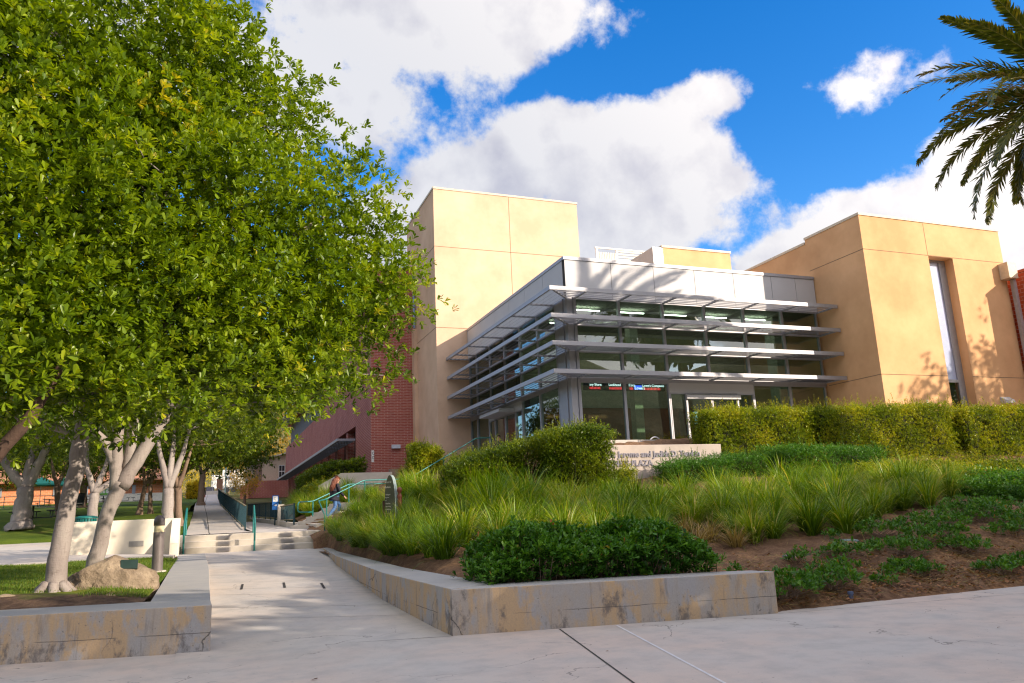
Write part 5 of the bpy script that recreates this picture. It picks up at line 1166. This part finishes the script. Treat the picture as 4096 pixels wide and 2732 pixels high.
def palm(label, C, base_z_, seed, nf=62, scale=1.0):
    t_ = thing('date_palm', label, 'palm', (C[0], C[1], base_z_)); rs = random.Random(seed)
    m = MB(); k_ = 14; m.tube([(C[0]+.15*math.sin(i*.5), C[1], base_z_-.2+(C[2]-base_z_)*i/k_) for i in range(k_+1)], [.55]+[.42-.03*(i % 2) for i in range(k_-1)]+[.62], 14); m.build('trunk', M_palmtrunk, t_, smooth=True)
    m = MB(); m.lathe((C[0],C[1],C[2]-.9), [(.42,0),(.75,.5),(.55,1.0),(.15,1.3)], 14); m.build('crown_base', M_palmtrunk, t_)
    protos = {}
    for i in range(nf):
        az = i*2.39996+rs.uniform(-.15,.15); f = (i+.5)/nf; el = 1.2-2.35*f+rs.uniform(-.12,.12); kind = min(3, int(f*3.4)); dead = f > .86
        key = (kind, dead)
        if key not in protos:
            V, F, tt, rc = FR[kind]; o = npmesh('frond', V, F, G['dead'] if dead else G['palm'], tt); mm = MB(); mm.tube(rc, [.035*(1-.85*j/(len(rc)-1)) for j in range(len(rc))], 5); q = mm.build('rachis', M_rachis if not dead else M_barkd, o, smooth=True, local=True); protos[key] = (o.data, q.data); o2, q2 = o, q
        else:
            o2 = bpy.data.objects.new('frond', protos[key][0]); COL.objects.link(o2); q2 = bpy.data.objects.new('rachis', protos[key][1]); COL.objects.link(q2); q2.parent = o2
        o2.parent = t_; sc = scale*rs.uniform(.88,1.08)*(.8 if dead else 1)
        Rm = Matrix.Rotation(az, 4, 'Z') @ Matrix.Rotation(-(el-.30), 4, 'Y') @ Matrix.Rotation(rs.uniform(-.5,.5), 4, 'X')
        o2.matrix_basis = Matrix.Translation((.25*math.cos(az), .25*math.sin(az), C[2]-base_z_-.1+.25*math.sin(el))) @ Rm @ Matrix.Scale(sc, 4)
    return t_
palm('date palm whose long fronds hang into the top right of the sky', (29.9,16.9,15.9), 2.0, 5, 98, 1.14)
palm('tall date palm beyond the right edge whose fronds shade the silver fascia', (34.9,12.2,20.8), 1.5, 12, 50)
palm('date palm standing behind the viewer beyond the right edge', (25.5,0.3,14.2), 0.0, 8, 44)
palm('date palm standing far behind the viewer, the nearer of two', (9,-22,13.5), 0.0, 9, 40)
palm('date palm standing far behind the viewer, the farther of two', (19,-30,15), 0.0, 10, 40)

# ------------------------------------------------------------------ ornamental grass clumps
def tuft_arrays(nb, L, spread, seed, lean=(0,0), straw=0.0):
    r = np.random.default_rng(seed); az = r.uniform(0,2*np.pi,nb); b = r.uniform(0,.13,nb); B = np.stack([b*np.cos(az),b*np.sin(az),0*b-.03],-1)
    Ls = L*r.uniform(.6,1.12,nb); th = np.abs(r.normal(.12,spread,nb)); bend = r.uniform(.3,1.5,nb)*(1+.6*r.random(nb)); az2 = az+r.normal(0,.5,nb)
    n = 6; s = np.linspace(0,1,n+1); W0 = r.uniform(.005,.0115,nb)
    P = np.zeros((nb,n+1,3)); P[:,0] = B; ang = th.copy()
    for i in range(n):
        ang = th+bend*(s[i+1]**1.8); st = Ls/n
        P[:,i+1,0] = P[:,i,0]+np.sin(ang)*np.cos(az2)*st+lean[0]*st*s[i+1]; P[:,i+1,1] = P[:,i,1]+np.sin(ang)*np.sin(az2)*st+lean[1]*st*s[i+1]; P[:,i+1,2] = P[:,i,2]+np.cos(ang)*st
    sd = np.stack([-np.sin(az2+r.normal(0,.5,nb)),np.cos(az2),0*az2],-1); w = (W0[:,None]*np.array([.8,1.,1.,.9,.75,.5,.06])[None])[...,None]
    V = np.stack([P-sd[:,None]*w, P+sd[:,None]*w],2).reshape(nb,-1,3)
    q = np.array([(2*i,2*i+1,2*i+3,2*i+2) for i in range(n)]); F = (q[None]+np.arange(nb)[:,None,None]*(2*(n+1))).reshape(-1,4)
    tb = np.clip(r.normal(.48,.15,nb)+(r.random(nb) < .05)*.5,0,1); tt = (tb[:,None]+np.repeat(np.linspace(-.18,.2,n+1),2)[None]); return V.reshape(-1,3), F, np.clip(tt,0,1).ravel()
TUFT = []
for i in range(7):
    V, F, tt = tuft_arrays(250, .95+.12*(i % 3), .34, 100+i, ((-.14,.05) if i % 2 else (.10,-.05))); tt = np.clip(tt+(-.16,.10,-.06,.18,0,-.12,.06)[i],0,1); me = npmesh('grass_clump', V, F, G['grass'], tt); TUFT.append(me)
V, F, tt = tuft_arrays(200, .8, .60, 120); TS = npmesh('grass_clump', V, F, G['straw'], tt)
V, F, tt = tuft_arrays(200, .8, .50, 121); TS2 = npmesh('grass_clump', V, F, G['straw'], tt)
front = [(3.6,16.6),(4.4,14.6),(6,13.9),(7.5,13.9),(9.3,13.0),(11.3,13.3),(13.2,13.6),(15,14.2),(17.5,15.2),(20,16.8)]
fxs = [p[0] for p in front]; fys = [p[1] for p in front]
spots = []
rs = random.Random(5)
y = 13.0
while y < 29.5:
    x = 3.9+rs.uniform(0,.5)
    while x < 21.2:
        xx, yy = x+rs.uniform(-.22,.22), y+rs.uniform(-.22,.22)
        ok = yy > np.interp(xx, fxs, fys)
        if xx > 8.6 and yy > 21.0: ok = False
        if xx > 7.2 and yy > 23.2: ok = False
        if yy > 21.5 and xx > 11: ok = False
        if xx > 13 and yy > 19.6: ok = False
        if xx > 18.6 and yy > 18.6: ok = False
        if yy > 26.5 and xx < 4.4: ok = False
        if math.hypot(xx-4.93, yy-23.0) < .42: ok = False
        if math.hypot(xx-5.25, yy-13.3) < .6: ok = False
        if yy < 15.6 and xx < 5.6 and xx+yy > 19.8 : ok = False
        if ok: spots.append((xx, yy))
        x += .82
    y += .74
used = set()
def put_tuft(src, x, y, z, sc, rz, lab, grp='ornamental grass clumps on the slope', zs=1.0):
    if src.name in used or src.get('label'): o = src.copy(); COL.objects.link(o)
    else: o = src; used.add(src.name)
    o.location = (x,y,z); o.rotation_euler = (rs.uniform(-.08,.08), rs.uniform(-.08,.08), rz); o.scale = (sc,sc,sc*zs); tag(o, lab, 'grass clump', grp); return o
LG = 'clump of tall green grass growing on the planted slope among others like it'
for i in range(18): spots.append((3.92+rs.uniform(0,.18), 17.6+.62*i))
ORD = ['first','second','third','fourth','fifth','sixth','seventh','eighth','ninth','tenth','eleventh','twelfth','thirteenth','fourteenth','fifteenth','sixteenth','seventeenth','eighteenth','nineteenth','twentieth']
frow = sorted([p for p in spots if p[1] < np.interp(p[0], fxs, fys)+.62])[:20]
for i, (x, y) in enumerate(spots):
    dry = (7.6 < x < 10.6 and y < 15.6) or rs.random() < .05
    z = hz(x, y)-.02
    if dry and rs.random() < .62: put_tuft(TS if i % 2 else TS2, x, y, z, rs.uniform(.75,1.0), rs.uniform(0,6.28), 'dried straw-coloured grass clump slumping on the slope above the planter wall', 'dry grass clumps on the slope')
    else: put_tuft(TUFT[i % 7], x, y, z, rs.uniform(.72,1.28)*(1.18 if (6.2 < x < 9.5 and y > 17) else .74 if (x < 5.9 and y > 16.5) else 1), rs.uniform(0,6.28), 'green grass clump in the front row along the bare soil, %s from the path' % ORD[frow.index((x, y))] if (x, y) in frow else LG)
# grass beyond the ramp kerb
for i in range(46):
    y = rs.uniform(32.5, 46); x = 3.6+rs.uniform(0,2.4)+max(0,(y-40))*.1
    if -.3 < (x-P0.x)*N0.x+(y-P0.y)*N0.y < 2.4 and (x-P0.x)*D0.x+(y-P0.y)*D0.y > -.4: continue
    if x < 4.3 and y < 34: continue
    put_tuft(TUFT[i % 7], x, y, hz(x, y)-.05, rs.uniform(.8,1.1), rs.uniform(0,6.28), 'clump of green grass beside the ramp kerb beyond the side stairs', 'grass clumps beyond the side stairs')

for i in range(34):
    sd2 = rs.uniform(.9, 9.5); off_ = rs.choice((-1,-1,-1,1)); o2_ = (-rs.uniform(.3,1.3)) if off_ < 0 else rs.uniform(2.4,3.4)
    if sd2 < 1.5: sd2 += 1.5
    q = P0+D0*sd2+N0*o2_
    put_tuft(TUFT[i % 7], q.x, q.y, hz(q.x, q.y)+.0, rs.uniform(.55,.8), rs.uniform(0,6.28), 'clump of green grass crowding the side stairs and their teal handrails', 'grass clumps along the side stairs')

# ------------------------------------------------------------------ hedges and shrubs
def box_leaves(x0, x1, y0, y1, zb, zt, n, L, r, kk=5, shell=.22, wave=.06, W=.5):
    """points in the outer layer of a clipped box; zb, zt functions of x, y"""
    u = r.random((n*2,3)); x = x0+(x1-x0)*u[:,0]; y = y0+(y1-y0)*u[:,1]; zB = zb(x, y); zT = zt(x, y); z = zB+(zT-zB)*u[:,2]
    d = np.minimum.reduce([x-x0, x1-x, y-y0, y1-y, zT-z]); lump = .10*np.sin(x*4.1+y*2)+.08*np.sin(x*9+z*5)
    keep = (d < shell+r.random(len(d))*.15); x, y, z, d = x[keep][:n], y[keep][:n], z[keep][:n], d[keep][:n]
    P = np.stack([x,y,z],-1); cx_, cy_ = (x0+x1)/2, (y0+y1)/2
    # outward direction of nearest face
    dd = np.stack([x-x0, x1-x, y-y0, y1-y, zt(x,y)-z],-1); a = dd.argmin(-1); nrm = np.array([(-1,0,0),(1,0,0),(0,-1,0),(0,1,0),(0,0,1.)])[a]
    P = P+nrm*(r.normal(0,.06,(len(P),1))+wave*np.sin(x*3.3+z*2.7+y*1.9)[:,None])
    A = nrm+np.array([0,0,.45])+r.normal(size=P.shape)*.5; t0 = .52+.16*np.sin(x*2.1+1)*np.sin(z*3+y)+.0*d; t0 = t0+r.normal(0,.10,len(P))
    return rosettes(P, A, kk, L, L*W, T4, t0, r=r)
def hedge(label, x0, x1, y0, y1, zb, zt, n, L, mat, seed, cat='hedge', name='hedge', group=None, kk=5, sprigs=0, core=True, W=.5):
    r = np.random.default_rng(seed); t_ = thing(name, label, cat, ((x0+x1)/2,(y0+y1)/2,float(zb(x0,y0))), group=group)
    V, F, tt = box_leaves(x0, x1, y0, y1, zb, zt, int(n*1.1), L*1.28, r, kk, shell=.30, W=W); Vs, Fs, Ts = [V],[F],[tt]; off = len(V); m2 = MB()
    for i in range(sprigs):
        x = r.uniform(x0+.1,x1-.1); y = r.uniform(y0,y1); h = r.uniform(.15,.34)*(1.5 if r.random() < .18 else 1); z = float(zt(x,y)); k_ = int(h/.035)
        dr_ = r.normal(0,.22,2); s_ = np.linspace(0,1,k_); P = np.stack([x+dr_[0]*h*s_,y+dr_[1]*h*s_,z+h*s_],-1); m2.tube([P[0],P[-1]], .005, 4, False)
        a, b, c = rosettes(P, np.tile([dr_[0],dr_[1],1.2],(k_,1)), 3, L*.9, L*.42, T4, np.full(k_,.78), r=r); Vs.append(a); Fs.append(b+off); Ts.append(c); off += len(a)
    npmesh('foliage', np.concatenate(Vs), np.concatenate(Fs), mat, np.concatenate(Ts), parent=t_)
    for i in range(int(26*(x1-x0))):
        x = r.uniform(x0+.12,x1-.12); y = r.uniform(y0+.12,y1-.12); zb_, zt_ = float(zb(x,y)), float(zt(x,y)); m2.tube([(x,y,zb_-.1),(x+r.normal(0,.1),y+r.normal(0,.08),(zb_+zt_)/2),(x+r.normal(0,.2),y+r.normal(0,.12),zt_-.1)], [.016,.012,.006], 4, False)
    if core:
        g = .30; m2.prism([(x0+g,y0+g),(x1-g,y0+g),(x1-g,y1-g),(x0+g,y1-g)], [float(zb(a,b))+.08 for a,b in ((x0,y0),(x1,y0),(x1,y1),(x0,y1))], [float(zt(a,b))-g for a,b in ((x0,y0),(x1,y0),(x1,y1),(x0,y1))])
    m2.build('branches', M_core, t_); return t_
M_core = plain('hedge twigs', (.03,.035,.012), .95, var=.5, scale=9)
vh = np.vectorize(hz)
def zt_(a, b, xa, xb): return lambda x, y: a+(b-a)*np.clip((x-xa)/(xb-xa),0,1)+.05*np.sin(x*3.1)+.03*np.sin(x*7+y*3)
hedge('clipped hedge with shade-coloured leaves and sunlit top in front of the left end of the lettered wall', 9.3,11.6,21.3,22.9, vh, zt_(3.84,4.0,9.3,10.2), 13000, .055, G['hedge_shade'], 201, sprigs=60)
hedge('lower sloping hedge running down left from the shade-coloured clipped hedge', 6.6,9.25,22.2,23.8, vh, zt_(3.0,3.72,6.6,9.2), 9000, .055, G['hedge_shade'], 202, sprigs=50)
hedge('bright yellow-green clipped hedge just right of the lettered wall', 17.3,22.2,24.3,25.9, vh, zt_(5.02,5.12,17.3,22.2), 15000, .055, G['hedge'], 203, sprigs=110)
hedge('long bright clipped hedge in the middle of the hedge row under the ochre block', 22.35,29.7,24.2,25.9, vh, zt_(5.1,5.3,22.3,29.7), 20000, .055, G['hedge'], 204, sprigs=150)
hedge('last hedge of the row at the right edge beyond a dark gap', 30.3,37.5,24.2,25.9, vh, zt_(5.15,5.25,30.3,37.5), 16000, .06, G['hedge'], 205, sprigs=120)
hedge('dark bushy shrub by the upper handrail in front of the brick corner', 8.2,9.6,33.6,35.0, lambda x, y: 0*x+3.3, zt_(4.7,4.45,8.2,9.6), 3500, .07, G['hedge'], 206, 'shrub', 'shrub', sprigs=20)
hedge('dark shrub bank under the louvred canopy of the brick building', 5.6,8.4,46,58, lambda x, y: 0*x+3.0, zt_(4.6,5.0,5.6,8.4), 9000, .12, G['back'], 207, 'shrub', 'shrub', sprigs=0)
hedge('bright low shrub bank between the dark shrubs and the ramp grass', 4.7,7.2,40.5,45.6, lambda x, y: 0*x+2.5, zt_(3.3,3.7,4.7,7.2), 6000, .09, G['hedge'], 208, 'shrub', 'shrub', sprigs=30)
hedge('yellow clipped hedge by the sunlit far left side of the path', -2.75,-1.45,100,104, lambda x, y: 0*x+4.6, zt_(6.45,6.5,-3,-1.4), 2600, .13, G['yellow'], 209, core=True)
# spreading ground shrubs in front of the lettered wall
hedge('low sprawling green shrub in front of the right half of the lettered wall', 14.2,18.6,22.2,23.7, vh, zt_(2.92,3.20,14.2,18.6), 9000, .05, G['cover'], 211, 'shrub', 'shrub', sprigs=60, W=.4)
hedge('small ragged shrub at the foot of the lettered wall under its left letters', 12.3,13.2,22.8,23.5, vh, zt_(2.75,2.80,12,13.2), 900, .05, G['hedge'], 212, 'shrub', 'shrub', sprigs=26, core=False)
hedge('low green shrub mass at the end of the grass below the right hedges', 18.4,23.0,21.6,23.6, vh, zt_(3.35,3.25,18.4,23), 9000, .055, G['cover'], 213, 'shrub', 'shrub', sprigs=30)
hedge('bright yellow-green low shrub bank under the long hedge at right', 20.6,27.0,18.3,21.4, vh, lambda x, y: vh(x,y)+.55+.1*np.sin(x*2)+.08*np.sin(y*3+x), 12000, .06, G['hedge'], 214, 'shrub', 'shrub', sprigs=60)
hedge('green low shrub bank at the right edge above the bare soil', 20.3,27.0,14.9,18.2, vh, lambda x, y: vh(x,y)+.42+.1*np.sin(x*2.3)+.08*np.sin(y*3+x), 14000, .065, G['cover'], 215, 'shrub', 'shrub', sprigs=40)
# leafy shrub bed behind the front planter wall
def planter_shrub():
    r = np.random.default_rng(31); t_ = thing('leafy_shrub', 'dense leafy green shrub filling the bed behind the corner of the right planter wall', 'shrub', (5.2,11.6,.5)); n = 3100
    u = r.random(n); w_ = r.random(n); x = 3.75+3.35*u; yb = 10.95-.2*(x-3.75)+.02; y = yb+.0+w_*1.25
    h = (.62+.07*np.sin(x*3.1)+.08*np.sin(x*7.3+y*4)+.05*np.sin(y*9))*np.clip(1-((x-5.45)/1.85)**6,.3,1)*np.clip(.62+w_*1.3,0,1.1)
    s_ = np.where(r.random(n) < .6, r.uniform(.75,1.06,n), r.uniform(.05,1.0,n)); z = .53+h*s_
    y = y-(.26*np.clip(s_,.15,1)+.05)*(w_ < .4)*r.uniform(.2,1.,n); x = x+r.normal(0,.07,n)
    P = np.stack([x,y,z],-1); A = np.stack([(x-5.4)*.18+r.normal(0,.3,n), -.55*np.clip(1-w_*1.2,0,1)+r.normal(0,.3,n), .65+r.normal(0,.2,n)],-1)
    V, F, tt = rosettes(P, A, 8, .085, .042, T6, r.normal(.5,.13,n)+.10*(s_-.6), spread=1.0, r=r); npmesh('foliage', V, F, G['cover'], tt, parent=t_)
    m = MB()
    for i in range(240): j = r.integers(n); p = P[j]; m.tube([(p[0]+r.normal(0,.1),max(p[1],11.0-.2*(p[0]-3.75)+.12),.45),tuple(p)], [.009,.004], 4, False)
    m.build('stems', M_barkd, t_)
planter_shrub()
def small_shrub(x, y, rad, h, seed, lab, n=90, parent=None):
    r = np.random.default_rng(seed); z0 = soil_f(x, y); t_ = thing('ground_shrub', lab, 'shrub', (x,y,z0), group='small shrubs on the mulch bed')
    a = r.uniform(0,6.28,n); q = rad*np.sqrt(r.random(n)); hh = h*(1-.6*(q/rad)**2)*r.uniform(.35,1.1,n); P = np.stack([x+q*np.cos(a),y+q*np.sin(a),z0+.03+hh],-1)
    P[:,2] = np.maximum(P[:,2], np.array([soil_f(p[0],p[1])+.03 for p in P])); A = np.stack([np.cos(a)*.4,np.sin(a)*.4,0*a+.8],-1)+r.normal(0,.3,(n,3))
    V, F, tt = rosettes(P, A, 7, .08, .04, T6, r.normal(.52,.14,n), r=r); npmesh('foliage', V, F, G['cover'], tt, parent=t_); m = MB()
    for j in range(0,n,4): m.tube([(x+r.normal(0,.08),y+r.normal(0,.08),z0-.02),tuple(P[j])], [.008,.003], 4, False)
    m.build('stems', M_barkd, t_)
SH = [(8.25,10.1,.52,.34,'green shrub on mulch right against the end of the right planter wall',170),(9.3,10.35,.52,.36,'green shrub on mulch directly behind the blue pipe stub',150),(8.2,11.3,.16,.2,'tiny shrub sprig on mulch above the end of the planter wall',16),(10.3,11.0,.22,.22,'small shrub sprig below the left valve lid',24),(11.4,10.6,.48,.22,'low spreading shrub at the sidewalk edge right of the pipe stub',110),(12.2,11.6,.62,.26,'ragged shrub on mulch midway to the right edge',130),(12.9,12.7,.5,.3,'shrub just right of the round-edged valve lid',100),(13.5,11.3,.5,.24,'patchy shrub near the right side of the mulch bed',90),(14.6,12.9,.75,.36,'wide dark green shrub on the upper mulch at right',170),(15.4,11.7,.5,.24,'low shrub near the sidewalk at the right edge',80),(16.4,13.4,.8,.42,'large dark green shrub touching the right edge',190),(11.9,13.0,.2,.22,'sprig standing on bare soil beside the grass',18),(9.9,11.6,.3,.22,'leafy sprig patch between the valve lid and the left shrubs',34),(11.0,11.7,.42,.26,'green shrub on mulch just below the gap between the two valve lids',70),(13.2,12.0,.4,.26,'green shrub on mulch below the right valve lid',60),(15.0,10.7,.5,.22,'green leafy patch near the sidewalk at far right',80),(16.2,11.9,.55,.28,'leafy shrub at right between the sidewalk and the wide dark shrub',90),(17.5,13.6,.7,.35,'leafy shrub at the right edge just below the shrub bank',110),(17.3,12.2,.7,.3,'green shrub low at the right edge of the picture',120),(10.3,10.2,.2,.15,'small trailing sprig at the sidewalk edge',20),(13.9,10.3,.55,.22,'patch of green leaves along the sidewalk edge left of the picture edge',100),(12.9,10.2,.35,.2,'small green patch on mulch at the sidewalk edge',50),(14.0,12.1,.45,.28,'green shrub among several in the upper middle of the mulch bed',80),(16.0,12.7,.6,.34,'green shrub beside the wide dark green one at right',110)]
for i, (x, y, rad, h, lab, n) in enumerate(SH): small_shrub(x, y, rad, h, 300+i, lab, n)

# ------------------------------------------------------------------ litter: dead stems and leaves on the mulch, lawn blades
r = np.random.default_rng(55); n = 9000; x = r.uniform(7.8,18,n); y = 9.75+np.abs(r.normal(0,1.5,n)); k_ = (y < 13.2)&(r.random(n) < .35+.65*(np.sin(x*1.7)*np.sin(y*2.1) > -.3)); x, y = x[k_], y[k_]
P = np.stack([x,y,np.array([soil_f(a,b) for a,b in zip(x,y)])+.012+r.random(len(x))*.035],-1); a = r.uniform(0,6.28,len(x)); D = np.stack([np.cos(a),np.sin(a),r.normal(0,.22,len(x))],-1)
V, F = leaf_arrays(P, D, r.uniform(.06,.24,len(x)), .010, T4, r)
tag(npmesh('dead_stems', V, F, G['straw'], np.repeat(r.random(len(x)),4)), 'dry stems and twigs strewn over the mulch', 'litter', None, 'stuff')
n = 2200; x = r.uniform(7.8,17,n); y = 9.72+np.abs(r.normal(0,1.1,n)); P = np.stack([x,y,np.array([soil_f(a,b) for a,b in zip(x,y)])+.03],-1); a = r.uniform(0,6.28,n)
V, F = leaf_arrays(P, np.stack([np.cos(a),np.sin(a),r.normal(0,.3,n)],-1), r.uniform(.05,.10,n), .05, T6, r); tag(npmesh('fallen_leaves', V, F, G['dead'], np.repeat(r.random(n),6)), 'brown fallen leaves scattered on the mulch', 'leaves', None, 'stuff')
n = 46000; x = r.uniform(-8.5,-.86,n); y = 13.0+13.8*r.random(n)**1.25; edge_ = 14.05+.5*np.sin(x*2.2)+.3*np.sin(x*5.1)-.25*x*0; lim = np.where(x > -1.75, 12.75+(-x-.8)*.4, 14.3+.25*(-x-2.3)*.5+.25*np.sin(x*3)); k_ = y > lim; x, y = x[k_], y[k_]
P = np.stack([x,y,np.array([lawn_z(a,b) for a,b in zip(x,y)])-.005],-1); D = np.stack([r.normal(0,.35,len(x)),r.normal(0,.35,len(x)),np.ones(len(x))],-1)
V, F = leaf_arrays(P, D, r.uniform(.035,.075,len(x)), .010, T4, r); tag(npmesh('lawn_grass', V, F, G['lawn'], np.repeat(np.clip(r.normal(.5,.2,len(x)),0,1),4)), 'short green lawn grass around the boulder', 'grass', None, 'stuff')
# specks and a leaf or two on the paving
for i, (x, y, s, lab) in enumerate(((1.0,8.6,.05,'dark dry leaf on the sidewalk at the bottom left'),(4.2,8.3,.03,'small dark speck of debris on the sidewalk below the wall corner'),(8.7,7.0,.035,'small dry leaf lying on the open sidewalk at right'))):
    V, F = leaf_arrays(np.array([(x,y,.008)]), np.array([(1.,.3,.05)]), s*1.6, s, T6, r); o = npmesh('dry_leaf', V, F, G['dead'], np.full(6,.1)); tag(o, lab, 'leaf')
